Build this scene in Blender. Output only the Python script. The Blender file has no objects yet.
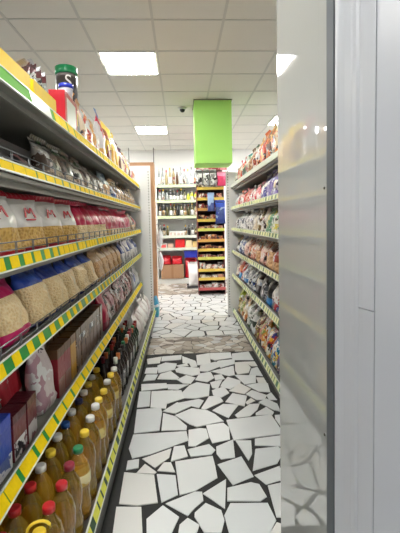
import bpy, bmesh, math, random
from math import sin, cos, pi, radians
from mathutils import Vector, Matrix, Euler, noise
SC = bpy.context.scene
COL = SC.collection
# ------------------------------------------------------------------ camera, world, exposure
cam_data = bpy.data.cameras.new('camera')
cam_data.sensor_fit = 'AUTO'; cam_data.sensor_width = 36.0; cam_data.lens = 26.0
cam_data.shift_y = -22.35/533; cam_data.clip_start = 0.02
cam = bpy.data.objects.new('camera', cam_data); COL.objects.link(cam)
cam.matrix_world = (Matrix.Translation((0, 0, 1.45)) @ Matrix.Rotation(-radians(2.7476), 4, 'Z')
                    @ Matrix.Rotation(radians(90-3.5), 4, 'X') @ Matrix.Rotation(radians(-1.2), 4, 'Z'))
SC.camera = cam
world = bpy.data.worlds.new('shop_daylight'); SC.world = world; world.use_nodes = True
world.node_tree.nodes['Background'].inputs[0].default_value = (0.93, 0.97, 1.0, 1)
world.node_tree.nodes['Background'].inputs[1].default_value = 0.25     # daylight through the open shop front
SC.view_settings.view_transform = 'Standard'; SC.view_settings.look = 'None'
SC.view_settings.gamma = 1.0; SC.view_settings.exposure = 0.92
SC.view_settings.use_curve_mapping = False
LAMP_STRENGTH = 22.0

# ------------------------------------------------------------------ materials
def s2l(c):
    return tuple(((v/255)/12.92 if v/255 <= .04045 else ((v/255+.055)/1.055)**2.4) for v in c)
MATS = {}
def mat(name, rgb, rough=.5, metal=0., spec=.5, trans=0., coat=0., emit=0., bump=0., bscale=60., vary=0., alpha=1.):
    if name in MATS: return MATS[name]
    m = bpy.data.materials.new(name); m.use_nodes = True; MATS[name] = m
    nt = m.node_tree; b = nt.nodes['Principled BSDF']
    c = s2l(rgb)+(1,)
    b.inputs['Base Color'].default_value = c
    b.inputs['Roughness'].default_value = rough; b.inputs['Metallic'].default_value = metal
    b.inputs['Specular IOR Level'].default_value = spec
    b.inputs['Transmission Weight'].default_value = trans; b.inputs['Coat Weight'].default_value = coat
    b.inputs['Alpha'].default_value = alpha
    if emit: b.inputs['Emission Color'].default_value = c; b.inputs['Emission Strength'].default_value = emit
    if bump or vary:
        tc = nt.nodes.new('ShaderNodeTexCoord'); n = nt.nodes.new('ShaderNodeTexNoise')
        n.inputs['Scale'].default_value = bscale; nt.links.new(tc.outputs['Object'], n.inputs['Vector'])
        if bump:
            bp = nt.nodes.new('ShaderNodeBump'); bp.inputs['Strength'].default_value = bump; bp.inputs['Distance'].default_value = .01
            nt.links.new(n.outputs['Fac'], bp.inputs['Height']); nt.links.new(bp.outputs['Normal'], b.inputs['Normal'])
        if vary:
            mx = nt.nodes.new('ShaderNodeMix'); mx.data_type = 'RGBA'
            mx.inputs[6].default_value = tuple(v*(1-vary) for v in c[:3])+(1,); mx.inputs[7].default_value = tuple(min(1, v*(1+vary)) for v in c[:3])+(1,)
            nt.links.new(n.outputs['Fac'], mx.inputs[0]); nt.links.new(mx.outputs[2], b.inputs['Base Color'])
    return m
def film(cols, scale=9., rough=.3, seed=0., detail=.35):
    """printed plastic film: patches of the given colours, wrinkled, glossy"""
    key = ('film', tuple(cols), scale, seed)
    if key in MATS: return MATS[key]
    m = bpy.data.materials.new('printed_film'); m.use_nodes = True; MATS[key] = m
    nt = m.node_tree; b = nt.nodes['Principled BSDF']; N = nt.nodes.new; K = nt.links.new
    tc = N('ShaderNodeTexCoord'); oi = N('ShaderNodeObjectInfo'); mp = N('ShaderNodeVectorMath'); mp.operation = 'ADD'
    mm = N('ShaderNodeMath'); mm.operation = 'MULTIPLY_ADD'; mm.inputs[1].default_value = 7.; mm.inputs[2].default_value = seed
    K(oi.outputs['Random'], mm.inputs[0]); K(tc.outputs['Object'], mp.inputs[0]); K(mm.outputs[0], mp.inputs[1])
    nz = N('ShaderNodeTexNoise'); nz.inputs['Scale'].default_value = scale*2.2; K(mp.outputs[0], nz.inputs['Vector'])
    mx = N('ShaderNodeMix'); mx.data_type = 'VECTOR'; mx.inputs[0].default_value = .12
    K(mp.outputs[0], mx.inputs[4]); K(nz.outputs['Color'], mx.inputs[5])
    vo = N('ShaderNodeTexVoronoi'); vo.inputs['Scale'].default_value = scale*1.6; K(mx.outputs[1], vo.inputs['Vector'])
    sp = N('ShaderNodeSeparateColor'); K(vo.outputs['Color'], sp.inputs[0])
    cr = N('ShaderNodeValToRGB'); cr.color_ramp.interpolation = 'CONSTANT'; e = cr.color_ramp.elements
    while len(e) < len(cols): e.new(.5)
    # the first colour is the ground colour and takes the larger share
    n = len(cols); w = [1.7]+[1.]*(n-1); acc = 0.
    if scale >= 8:      # small dark and white marks of the print
        cols = list(cols)+[(34, 30, 34), (240, 240, 238)]; w += [.14*sum(w), .12*sum(w)]; n += 2
        e.new(.98); e.new(.99)
    for i, c in enumerate(cols):
        e[i].position = acc/sum(w); acc += w[i]; e[i].color = tuple(v*.9 for v in s2l(c))+(1,)
    K(sp.outputs[0], cr.inputs[0]); K(cr.outputs[0], b.inputs['Base Color'])
    b.inputs['Roughness'].default_value = rough; b.inputs['Coat Weight'].default_value = .25; b.inputs['Coat Roughness'].default_value = .12
    w2 = N('ShaderNodeTexNoise'); w2.inputs['Scale'].default_value = 28.; w2.inputs['Detail'].default_value = 3.; K(mp.outputs[0], w2.inputs['Vector'])
    bp = N('ShaderNodeBump'); bp.inputs['Strength'].default_value = detail; bp.inputs['Distance'].default_value = .012
    K(w2.outputs['Fac'], bp.inputs['Height']); K(bp.outputs['Normal'], b.inputs['Normal'])
    return m
def grain(name, ca, cb, scale=90., dark=None):
    """food seen through clear film (pasta, biscuits)"""
    if name in MATS: return MATS[name]
    m = bpy.data.materials.new(name); m.use_nodes = True; MATS[name] = m
    nt = m.node_tree; b = nt.nodes['Principled BSDF']; N = nt.nodes.new; K = nt.links.new
    tc = N('ShaderNodeTexCoord'); vo = N('ShaderNodeTexVoronoi'); vo.inputs['Scale'].default_value = scale; K(tc.outputs['Object'], vo.inputs['Vector'])
    cr = N('ShaderNodeValToRGB'); cr.color_ramp.elements[0].color = s2l(ca)+(1,); cr.color_ramp.elements[1].color = s2l(cb)+(1,)
    cr.color_ramp.elements[1].position = .75
    K(vo.outputs['Distance'], cr.inputs[0]); K(cr.outputs[0], b.inputs['Base Color'])
    bp = N('ShaderNodeBump'); bp.inputs['Strength'].default_value = .5; bp.inputs['Distance'].default_value = .01; bp.invert = True
    K(vo.outputs['Distance'], bp.inputs['Height']); K(bp.outputs['Normal'], b.inputs['Normal'])
    b.inputs['Roughness'].default_value = .5; b.inputs['Coat Weight'].default_value = .5; b.inputs['Coat Roughness'].default_value = .15
    return m
WHITE_METAL = mat('white_enamel', (214, 215, 212), .35)
GREY_METAL = mat('grey_enamel', (168, 170, 168), .4)
DARK_BACK = mat('dark_backboard', (70, 68, 65), .6)
UNDER = mat('shelf_enamel', (142, 142, 134), .45)
RAIL_W = mat('rail_plastic', (214, 220, 208), .3)
RAIL_G = mat('rail_green', (38, 140, 62), .3)
RAIL_P = mat('rail_pale_green', (52, 112, 72), .3)
TICKET = mat('ticket_yellow', (240, 206, 8), .6, spec=.2, bscale=70, vary=.12)
TICKET_P = mat('ticket_pale_yellow', (232, 234, 176), .45, bscale=70, vary=.15)
END_WHITE = mat('end_panel_white', (238, 239, 238), .4)
RAIL_N = mat('rail_leaf_green', (96, 160, 66), .65, spec=.2)
TICKET_B = mat('ticket_lime', (222, 222, 76), .45, bscale=70, vary=.15)
TICKET_G = mat('ticket_dark', (24, 70, 40), .45)
WIRE = mat('wire_steel', (120, 122, 124), .3, metal=.8)
CLEAR = mat('clear_acrylic', (225, 228, 230), .08, alpha=.22)

# ------------------------------------------------------------------ mesh helpers
def finish(bm, name, smooth=False, recalc=True):
    if recalc: bmesh.ops.recalc_face_normals(bm, faces=bm.faces)
    me = bpy.data.meshes.new(name); bm.to_mesh(me); bm.free()
    if smooth:
        for p in me.polygons: p.use_smooth = True
    return me
def add_box(bm, x0, x1, y0, y1, z0, z1, mi=0, bevel=0.):
    vs = [bm.verts.new((x, y, z)) for z in (z0, z1) for x, y in ((x0, y0), (x1, y0), (x1, y1), (x0, y1))]
    fs = [bm.faces.new([vs[i] for i in q]) for q in ((3, 2, 1, 0), (4, 5, 6, 7), (0, 1, 5, 4), (1, 2, 6, 5), (2, 3, 7, 6), (3, 0, 4, 7))]
    for f in fs: f.material_index = mi
    if bevel:
        r = bmesh.ops.bevel(bm, geom=list({e for f in fs for e in f.edges}), offset=bevel, segments=2, affect='EDGES', profile=.6)
        for f in r['faces']: f.material_index = mi
    return fs
def add_lathe(bm, prof, n=16, mi=0, cx=0., cy=0.):
    rings = []
    for r, z in prof:
        rings.append([bm.verts.new((cx+r*cos(2*pi*k/n), cy+r*sin(2*pi*k/n), z)) for k in range(n)])
    for a, b in zip(rings, rings[1:]):
        for k in range(n):
            f = bm.faces.new((a[k], a[(k+1) % n], b[(k+1) % n], b[k])); f.material_index = mi; f.smooth = True
    for ring, rev in ((rings[0], True), (rings[-1], False)):
        f = bm.faces.new(ring[::-1] if rev else ring); f.material_index = mi
def add_tube(bm, pts, r, n=6, mi=0):
    pts = [Vector(p) for p in pts]; rings = []
    for i, p in enumerate(pts):
        d = (pts[min(i+1, len(pts)-1)]-pts[max(i-1, 0)]).normalized()
        a = d.cross(Vector((0, 0, 1)) if abs(d.z) < .9 else Vector((1, 0, 0))).normalized(); b = d.cross(a)
        rings.append([bm.verts.new(p+a*r*cos(2*pi*k/n)+b*r*sin(2*pi*k/n)) for k in range(n)])
    for a, b in zip(rings, rings[1:]):
        for k in range(n):
            f = bm.faces.new((a[k], a[(k+1) % n], b[(k+1) % n], b[k])); f.material_index = mi; f.smooth = True
    for ring in (rings[0][::-1], rings[-1]):
        f = bm.faces.new(ring); f.material_index = mi
CACHE = {}
def cached(fn):
    def w(*a):
        k = (fn.__name__,)+a
        if k not in CACHE: CACHE[k] = fn(*a)
        return CACHE[k]
    return w
@cached
def box_mesh(w, d, h, bevel=.003):
    """front towards -Y, resting on z=0"""
    bm = bmesh.new(); add_box(bm, -w/2, w/2, -d/2, d/2, 0, h, 0, bevel); return finish(bm, 'box')
@cached
def bag_mesh(w, h, d, zones, seed, flat):
    """filled film bag standing on z=0, front towards -Y. zones: heights (share of h) where the film's print changes.
    flat=1: block bottom, flat=0: pillow with a fin at the bottom too"""
    rng = random.Random(seed); nu, nv = 12, 18
    o = Vector((rng.random()*50, rng.random()*50, rng.random()*50)); bm = bmesh.new(); lay = {}
    top = .90
    sag = rng.uniform(-.05, .05)
    for side in (-1, 1):
        for j in range(nv+1):
            v = j/nv
            for i in range(nu+1):
                u = -1+2*i/nu
                edge = max(0., 1-abs(u)**3.2)**.55
                if flat: pv = min(1., (.62+.5*v/.12)) if v < .12 else 1.
                else: pv = max(0., min(1., (v-.03)/.22))**.6 if v > .03 else 0.
                if v > .45: pv *= max(0., 1-((v-.45)/(top-.45))**1.9) if v < top else 0.
                if flat and v < .12: edge = max(0., 1-abs(u)**8)**.5
                t = d/2*edge*pv
                nn = noise.noise(o+Vector((u*2.2, v*4.5, side*2.)))
                t *= 1+.28*nn
                x = w/2*u*(1-.06*pv*(1-edge)-.05*(v if not flat else max(0, v-.5)))+sag*w*v*v
                z = h*v
                if v > .7: z += h*.02*noise.noise(o+Vector((u*3, 7, 0)))
                y = side*t+.012*noise.noise(o+Vector((u*1.7, v*3, 9)))*(v if flat else 1)
                key = (i, j) if t < 1e-6 else (i, j, side)
                if key not in lay: lay[key] = bm.verts.new((x, y, z))
                lay[(i, j, side, 'k')] = lay[key]
    for side in (-1, 1):
        for j in range(nv):
            for i in range(nu):
                q = []
                for a in ((i, j), (i+1, j), (i+1, j+1), (i, j+1)):
                    vv = lay[(a[0], a[1], side, 'k')]
                    if vv not in q: q.append(vv)
                if len(q) < 3: continue
                try: f = bm.faces.new(q if side < 0 else q[::-1])
                except ValueError: continue
                vm = (j+.5)/nv; f.material_index = sum(1 for z in zones if vm > z); f.smooth = True
    bmesh.ops.holes_fill(bm, edges=[e for e in bm.edges if e.is_boundary], sides=0)
    return finish(bm, 'bag', False, True)
@cached
def seal_mesh(w, h, seed):
    """crimped top seal of a bag: a zigzag strip with thickness; sits at the bag's top"""
    bm = bmesh.new(); rng = random.Random(seed); n = 14; rows = []
    bend = rng.uniform(-.02, .02)
    for k in range(4):
        z = h*k/3; rows.append([[bm.verts.new((w*(-.5+i/n), (.0018 if i % 2 else -.0018)+bend*(k/3)**2+s*.0007, z)) for i in range(n+1)] for s in (-1, 1)])
    for a, b in zip(rows, rows[1:]):
        for i in range(n):
            bm.faces.new((a[0][i], a[0][i+1], b[0][i+1], b[0][i])); bm.faces.new((a[1][i+1], a[1][i], b[1][i], b[1][i+1]))
        for i in (0, n): bm.faces.new((a[0][i], a[1][i], b[1][i], b[0][i]))
    for r in (rows[0], rows[-1]):
        for i in range(n): bm.faces.new((r[0][i], r[1][i], r[1][i+1], r[0][i+1]))
    return finish(bm, 'seal')
@cached
def patch_mesh(w, h, d, kind):
    """printed label curved over a bag's front (front towards -Y, centre at origin)"""
    bm = bmesh.new(); n = 8; g = {}
    for s in (0, 1):
        for j in range(n+1):
            for i in range(n+1):
                u, v = -1+2*i/n, -1+2*j/n
                if kind == 'oval': k = math.sqrt(max(0, 1-.5*v*v)); l = math.sqrt(max(0, 1-.5*u*u)); uu, vv = u*k, v*l
                else: uu, vv = u, v
                g[(i, j, s)] = bm.verts.new((w/2*uu, d*(uu*uu)*.8+d*.35*vv*vv-.001+s*.002, h/2*vv))
    for j in range(n):
        for i in range(n):
            for s in (0, 1):
                q = [g[(i, j, s)], g[(i+1, j, s)], g[(i+1, j+1, s)], g[(i, j+1, s)]]
                f = bm.faces.new(q if s == 0 else q[::-1]); f.smooth = True
    for i in range(n):
        for a, b in (((i, 0), (i+1, 0)), ((i, n), (i+1, n)), ((0, i), (0, i+1)), ((n, i), (n, i+1))):
            bm.faces.new((g[a+(0,)], g[b+(0,)], g[b+(1,)], g[a+(1,)]))
    return finish(bm, 'patch')
@cached
def emblem_mesh(w, h):
    """a red pointed double arch, as printed on the white pasta bags"""
    bm = bmesh.new(); t = w*.17
    pts = [(-w/2, 0), (-w*.27, h), (0, h*.42), (w*.27, h), (w/2, 0)]
    for (xa, za), (xb, zb) in zip(pts, pts[1:]):
        q = [(xa-t/2, za), (xa+t/2, za), (xb+t/2, zb), (xb-t/2, zb)]
        a = [bm.verts.new((x, -.001, z)) for x, z in q]; b = [bm.verts.new((x, .001, z)) for x, z in q]
        bm.faces.new(a); bm.faces.new(b[::-1])
        for i in range(4): bm.faces.new((a[i], b[i], b[(i+1) % 4], a[(i+1) % 4]))
    add_box(bm, -w*.5, w*.5, -.001, .001, -h*.28, -h*.12)
    return finish(bm, 'emblem')

# ------------------------------------------------------------------ object helpers
def link(name, me, mats, parent=None, loc=(0, 0, 0), rot=(0, 0, 0), kind=None):
    o = bpy.data.objects.new(name, me); COL.objects.link(o)
    if mats is not None:
        mats = mats if isinstance(mats, (list, tuple)) else [mats]
        while len(me.materials) < len(mats): me.materials.append(None)
        for i, m in enumerate(mats):
            o.material_slots[i].link = 'OBJECT'; o.material_slots[i].material = m
    o.location = loc; o.rotation_euler = rot
    if parent: o.parent = parent
    if kind: o['kind'] = kind
    return o
LABELS = {}
def thing(name, label, cat, loc=(0, 0, 0), rot=(0, 0, 0), group=None, me=None, mats=None):
    o = link(name, me, mats, None, loc, rot) if me else bpy.data.objects.new(name, None)
    if not me: COL.objects.link(o); o.location = loc; o.rotation_euler = rot; o.empty_display_size = .05
    o['label'] = label; o['category'] = cat
    if group: o['group'] = group
    nw = len(label.split())
    if label in LABELS or not 4 <= nw <= 16: print('LABEL?', nw, label)
    LABELS[label] = 1
    return o
def structure(name, bm, mats, smooth=False):
    return link(name, finish(bm, name, smooth), mats, kind='structure')
ORD = ('first second third fourth fifth sixth seventh eighth ninth tenth eleventh twelfth thirteenth fourteenth fifteenth '
       'sixteenth seventeenth eighteenth nineteenth twentieth').split()
COUNT = {}
STONES = [
 ((-0.368,2.404),(-0.333,2.298),(-0.222,2.331),(0.013,2.461),(0.002,2.576),(-0.36,2.564)),
 ((-0.356,2.187),(-0.285,2.203),(-0.291,2.286),(-0.358,2.274)),
 ((-0.188,2.194),(-0.107,2.285),(-0.096,2.381),(-0.271,2.288)),
 ((-0.096,2.246),(0.008,2.287),(-0.013,2.404),(-0.08,2.398)),
 ((-0.189,2.139),(-0.176,2.154),(-0.25,2.235),(-0.291,2.156)),
 ((-0.068,2.144),(-0.095,2.238),(-0.138,2.242),(-0.172,2.167)),
 ((-0.353,1.918),(-0.26,1.899),(-0.155,1.911),(-0.189,2.131),(-0.363,2.165)),
 ((-0.156,2.03),(-0.135,1.911),(-0.051,1.96),(-0.066,2.117),(-0.173,2.136)),
 ((-0.041,1.959),(0.042,1.984),(0.17,2.079),(0.167,2.187),(0.16,2.282),(0.051,2.264),(-0.069,2.245)),
 ((0.026,2.283),(0.152,2.294),(0.182,2.34),(0.147,2.405),(0.008,2.36)),
 ((-0.002,1.81),(0.037,1.862),(0.081,1.907),(0.078,1.972),(0.04,1.976),(-0.113,1.901)),
 ((-0.351,1.699),(-0.21,1.688),(-0.237,1.888),(-0.364,1.898)),
 ((-0.191,1.688),(-0.089,1.679),(-0.071,1.73),(-0.044,1.805),(-0.127,1.888),(-0.202,1.804)),
 ((-0.05,1.688),(0.036,1.694),(0.053,1.749),(-0.002,1.797),(-0.041,1.757)),
 ((0.032,1.802),(0.073,1.702),(0.152,1.695),(0.175,1.769),(0.166,1.832),(0.092,1.887),(0.034,1.826)),
 ((0.186,1.843),(0.217,2.062),(0.082,1.958)),
 ((0.249,2.013),(0.375,2.073),(0.335,2.261),(0.183,2.196)),
 ((0.205,1.895),(0.374,1.881),(0.413,1.91),(0.393,2.005),(0.35,2.024),(0.217,1.99)),
 ((0.178,1.799),(0.191,1.668),(0.369,1.668),(0.423,1.751),(0.408,1.865),(0.218,1.877)),
 ((0.186,2.3),(0.208,2.244),(0.295,2.254),(0.309,2.448),(0.191,2.376)),
 ((0.371,2.217),(0.405,2.282),(0.425,2.423),(0.323,2.433)),
 ((0.38,2.123),(0.535,2.177),(0.605,2.29),(0.584,2.344),(0.435,2.33)),
 ((0.431,2.002),(0.546,2.039),(0.543,2.153),(0.382,2.084)),
 ((0.43,1.771),(0.497,1.765),(0.567,2.01),(0.536,2.013),(0.438,1.992)),
 ((0.36,1.643),(0.459,1.635),(0.479,1.704),(0.423,1.738),(0.38,1.681)),
 ((0.44,2.368),(0.622,2.345),(0.651,2.468),(0.454,2.441)),
 ((-0.357,2.578),(-0.185,2.599),(-0.179,2.854),(-0.189,2.926),(-0.375,2.914)),
 ((-0.17,2.597),(0.002,2.59),(0.007,2.642),(-0.074,2.783),(-0.169,2.842)),
 ((0.027,2.663),(0.077,2.623),(0.273,2.683),(0.222,2.784),(0.165,2.851),(0.049,2.894),(-0.079,2.798)),
 ((-0.378,2.947),(-0.282,2.959),(-0.294,3.23),(-0.389,3.226)),
 ((-0.273,2.94),(-0.152,2.91),(-0.143,3.041),(-0.102,3.229),(-0.286,3.228)),
 ((-0.077,2.825),(0.043,2.928),(-0.065,3.003),(-0.174,2.868)),
 ((-0.15,2.984),(-0.004,3.075),(-0.032,3.222),(-0.117,3.221),(-0.152,3.061)),
 ((0.027,2.943),(0.104,2.897),(0.149,3.016),(0.109,3.048),(-0.052,2.997)),
 ((-0.008,3.074),(0.08,3.056),(0.195,3.093),(0.219,3.314),(0.107,3.37),(0.038,3.31),(-0.025,3.175)),
 ((-0.145,3.252),(-0.064,3.234),(0.036,3.331),(-0.166,3.354)),
 ((-0.373,3.238),(-0.154,3.275),(-0.165,3.377),(-0.387,3.375)),
 ((0.013,2.399),(0.056,2.39),(0.151,2.476),(0.142,2.592),(0.098,2.603),(0.018,2.587)),
 ((0.155,2.491),(0.17,2.417),(0.289,2.449),(0.3,2.599),(0.267,2.662),(0.144,2.639)),
 ((0.313,2.437),(0.658,2.489),(0.634,2.743),(0.295,2.697)),
 ((0.145,2.861),(0.305,2.987),(0.279,3.087),(0.196,3.084),(0.121,2.886)),
 ((0.313,2.727),(0.418,2.921),(0.299,2.944),(0.203,2.849)),
 ((0.232,3.095),(0.295,3.055),(0.369,3.13),(0.339,3.261),(0.229,3.193)),
 ((0.458,2.892),(0.508,3.066),(0.396,3.124),(0.318,2.975)),
 ((0.38,2.723),(0.474,2.737),(0.546,2.828),(0.585,2.926),(0.502,2.924),(0.365,2.764)),
 ((0.571,2.988),(0.636,2.983),(0.671,3.06),(0.567,3.167),(0.502,3.096)),
 ((0.519,2.746),(0.644,2.746),(0.663,2.783),(0.623,2.866),(0.525,2.779)),
 ((0.665,2.816),(0.715,2.784),(0.72,2.903),(0.654,3.001),(0.579,2.943)),
 ((0.484,2.917),(0.56,2.972),(0.531,3.022),(0.477,2.952)),
 ((0.492,3.098),(0.564,3.196),(0.488,3.316),(0.371,3.172)),
 ((0.648,2.679),(0.669,2.533),(0.708,2.737),(0.658,2.733)),
 ((0.672,2.98),(0.735,2.973),(0.718,3.107),(0.669,3.061)),
 ((-0.373,3.862),(-0.252,3.878),(-0.242,4.068),(-0.393,4.01)),
 ((-0.035,3.952),(-0.028,4.089),(-0.236,4.062),(-0.24,3.927)),
 ((-0.251,3.619),(-0.095,3.689),(-0.078,3.845),(-0.194,3.885),(-0.271,3.811)),
 ((-0.383,3.622),(-0.264,3.61),(-0.264,3.766),(-0.379,3.762)),
 ((-0.08,3.626),(0.066,3.518),(0.146,3.549),(0.144,3.708),(-0.041,3.758),(-0.091,3.694)),
 ((-0.077,3.447),(-0.051,3.495),(-0.135,3.66),(-0.231,3.594),(-0.253,3.478)),
 ((-0.273,3.46),(-0.251,3.578),(-0.363,3.589),(-0.38,3.446)),
 ((-0.017,3.36),(0.05,3.345),(0.1,3.473),(0.014,3.54),(-0.073,3.446)),
 ((0.018,3.838),(0.122,3.838),(0.114,3.902),(-0.022,4.057),(-0.017,3.853)),
 ((0.067,3.73),(0.127,3.737),(0.121,3.867),(0.049,3.829)),
 ((-0.061,3.754),(0.042,3.771),(0.024,3.839),(-0.082,3.791)),
 ((0.129,3.785),(0.265,3.788),(0.278,4.121),(0.13,4.068)),
 ((0.273,3.943),(0.316,3.893),(0.502,3.947),(0.507,4.112),(0.281,4.116)),
 ((0.217,3.605),(0.345,3.715),(0.318,3.856),(0.158,3.766),(0.141,3.63)),
 ((0.355,3.69),(0.505,3.777),(0.524,3.911),(0.353,3.885),(0.313,3.828)),
 ((0.411,3.48),(0.468,3.502),(0.487,3.728),(0.25,3.609)),
 ((0.496,3.886),(0.716,3.863),(0.707,4.124),(0.518,4.077)),
 ((0.487,3.6),(0.495,3.508),(0.604,3.534),(0.649,3.671),(0.622,3.82),(0.513,3.813)),
 ((0.663,3.691),(0.721,3.699),(0.716,3.821),(0.605,3.82)),
 ((0.201,3.366),(0.271,3.455),(0.248,3.6),(0.139,3.568),(0.094,3.425)),
 ((0.276,3.393),(0.366,3.42),(0.345,3.528),(0.272,3.507)),
 ((0.235,3.242),(0.279,3.212),(0.344,3.412),(0.226,3.354)),
 ((0.307,3.269),(0.386,3.203),(0.484,3.301),(0.505,3.369),(0.396,3.464),(0.334,3.343)),
 ((0.524,3.284),(0.628,3.306),(0.66,3.47),(0.465,3.499)),
 ((0.601,3.487),(0.723,3.448),(0.716,3.674),(0.649,3.638)),
 ((0.65,3.303),(0.726,3.295),(0.722,3.418),(0.654,3.426)),
 ((0.619,3.133),(0.714,3.115),(0.731,3.287),(0.635,3.297),(0.535,3.269)),
]

# ================================================================== the room
YB, YF, XW, ZC = 9.3, -2.6, 3.7, 3.14
m_wall = mat('white_wall_paint', (246, 246, 245), .8)
bm = bmesh.new(); add_box(bm, -XW-.1, -XW, YF, YB+.1, 0, ZC); structure('wall_left', bm, m_wall)
bm = bmesh.new(); add_box(bm, XW, XW+.1, YF, YB+.1, 0, ZC); structure('wall_right', bm, m_wall)
bm = bmesh.new(); add_box(bm, -XW, XW, YB, YB+.1, 0, ZC); structure('wall_back', bm, m_wall)
# ceiling: mineral tiles in a T-bar grid (0.6 m), grid lines at y = .95+.6k, x = -.8+.6k
m_tile = mat('ceiling_tile', (216, 214, 206), .9, bscale=3, vary=.03)
m_bar = mat('ceiling_bar', (194, 193, 187), .6)
bm = bmesh.new(); add_box(bm, -XW-.1, XW+.1, YF, YB+.1, ZC, ZC+.08, 0)
y = .95-3.6
while y < YB:
    if y > YF: add_box(bm, -XW, XW, y-.011, y+.011, ZC-.004, ZC+.01, 1)
    y += .6
x = -.8-2.4
while x < XW:
    add_box(bm, x-.011, x+.011, YF, YB, ZC-.0045, ZC+.01, 1); x += .6
structure('ceiling', bm, [m_tile, m_bar])

# floor: broken white marble laid in black grout; two worn bands of small brown-grey stone
def clip(poly, nx, ny, c):
    out = []
    for i, p in enumerate(poly):
        q = poly[(i+1) % len(poly)]; dp = p[0]*nx+p[1]*ny-c; dq = q[0]*nx+q[1]*ny-c
        if dp <= 0: out.append(p)
        if (dp < 0 < dq) or (dq < 0 < dp):
            t = dp/(dp-dq); out.append((p[0]+t*(q[0]-p[0]), p[1]+t*(q[1]-p[1])))
    return out
def paving(x0, x1, y0, y1, sx, sy, gap, seed, jit=.42):
    rng = random.Random(seed); seeds = []
    nx, ny = max(1, round((x1-x0)/sx)), max(1, round((y1-y0)/sy))
    for j in range(-1, ny+1):
        for i in range(-1, nx+1):
            seeds.append((x0+(i+.5+(.25 if j % 2 else -.25)+rng.uniform(-jit, jit))*(x1-x0)/nx, y0+(j+.5+rng.uniform(-jit, jit))*(y1-y0)/ny))
    res = []
    for a, s in enumerate(seeds):
        poly = [(x0, y0), (x1, y0), (x1, y1), (x0, y1)]
        for b, t in enumerate(seeds):
            if a == b: continue
            dx, dy = t[0]-s[0], t[1]-s[1]; d = math.hypot(dx, dy)
            if d > 4*max(sx, sy): continue
            nxx, nyy = dx/d, dy/d
            poly = clip(poly, nxx, nyy, ((s[0]+t[0])*nxx+(s[1]+t[1])*nyy)/2-gap*rng.uniform(.3, .8))
            if len(poly) < 3: break
        if len(poly) >= 3: res.append([(p[0]+rng.uniform(-.3, .3)*gap, p[1]+rng.uniform(-.3, .3)*gap) for p in poly])
    return res
def add_stones(bm, polys, mi_of, z0=.003):
    for n_, p in enumerate(polys):
        z = z0+.00023*(n_*7 % 11)
        ar = sum(p[i][0]*p[(i+1) % len(p)][1]-p[(i+1) % len(p)][0]*p[i][1] for i in range(len(p)))
        if ar < 0: p = p[::-1]
        if abs(ar) < 2e-4: continue
        mi = mi_of(); n = len(p)
        cx, cy = sum(a for a, _ in p)/n, sum(b for _, b in p)/n
        t = [bm.verts.new((a, b, z)) for a, b in p]
        b_ = [bm.verts.new((cx+(a-cx)*1.015, cy+(b-cy)*1.015, -.002)) for a, b in p]
        bm.faces.new(t).material_index = mi
        for i in range(n): bm.faces.new((b_[i], b_[(i+1) % n], t[(i+1) % n], t[i])).material_index = mi
m_grout = mat('black_grout', (30, 31, 31), .75, bscale=40, vary=.35)
m_st = [mat('marble_white', (208, 211, 212), .3, bscale=5, vary=.03), mat('marble_cool', (200, 204, 206), .32, bscale=6, vary=.04),
        mat('marble_warm', (208, 208, 205), .3, bscale=5, vary=.03), mat('marble_grey', (176, 177, 178), .38, bscale=9, vary=.08),
        mat('worn_stone', (158, 148, 136), .6, bscale=30, vary=.18), mat('worn_stone_dark', (118, 108, 98), .6, bscale=30, vary=.2),
        mat('worn_stone_pale', (190, 184, 176), .5, bscale=25, vary=.12)]
rng = random.Random(5)
pick = lambda: rng.choice([0, 0, 0, 0, 1, 1, 2, 2, 0, 1])+1
bm = bmesh.new(); add_box(bm, -XW, XW, YF, YB, -.06, 0, 0)
add_stones(bm, [list(p) for p in STONES], lambda: rng.choice([1, 1, 1, 2, 2, 3]))
inside = lambda p, a: a[0] < sum(q[0] for q in p)/len(p) < a[1] and a[2] < sum(q[1] for q in p)/len(p) < a[3]
near = paving(-.42, .78, YF, 1.64, .24, .24, .022, 3)
add_stones(bm, near, pick)
add_stones(bm, paving(.78, XW, YF, 2.0, .3, .3, .022, 4), pick)
add_stones(bm, paving(-.42, .78, 4.74, 7.5, .20, .21, .019, 8), pick)
worn = lambda: rng.choice([5, 5, 5, 6, 7, 7, 4])
add_stones(bm, paving(-.42, .78, 4.14, 4.72, .16, .06, .007, 9), worn)
add_stones(bm, paving(-1.2, 1.5, 7.52, YB, .16, .09, .008, 10), worn)
add_stones(bm, paving(-XW, -1.2, 5.8, YB, .3, .3, .02, 12), pick)
add_stones(bm, paving(1.5, XW, 5.8, YB, .3, .3, .02, 13), pick)
add_stones(bm, paving(-1.2, -.42, 5.8, 7.5, .22, .22, .02, 14), pick)
add_stones(bm, paving(.78, 1.5, 5.8, 7.5, .22, .22, .02, 15), pick)
fl = structure('floor', bm, [m_grout]+m_st)

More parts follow.
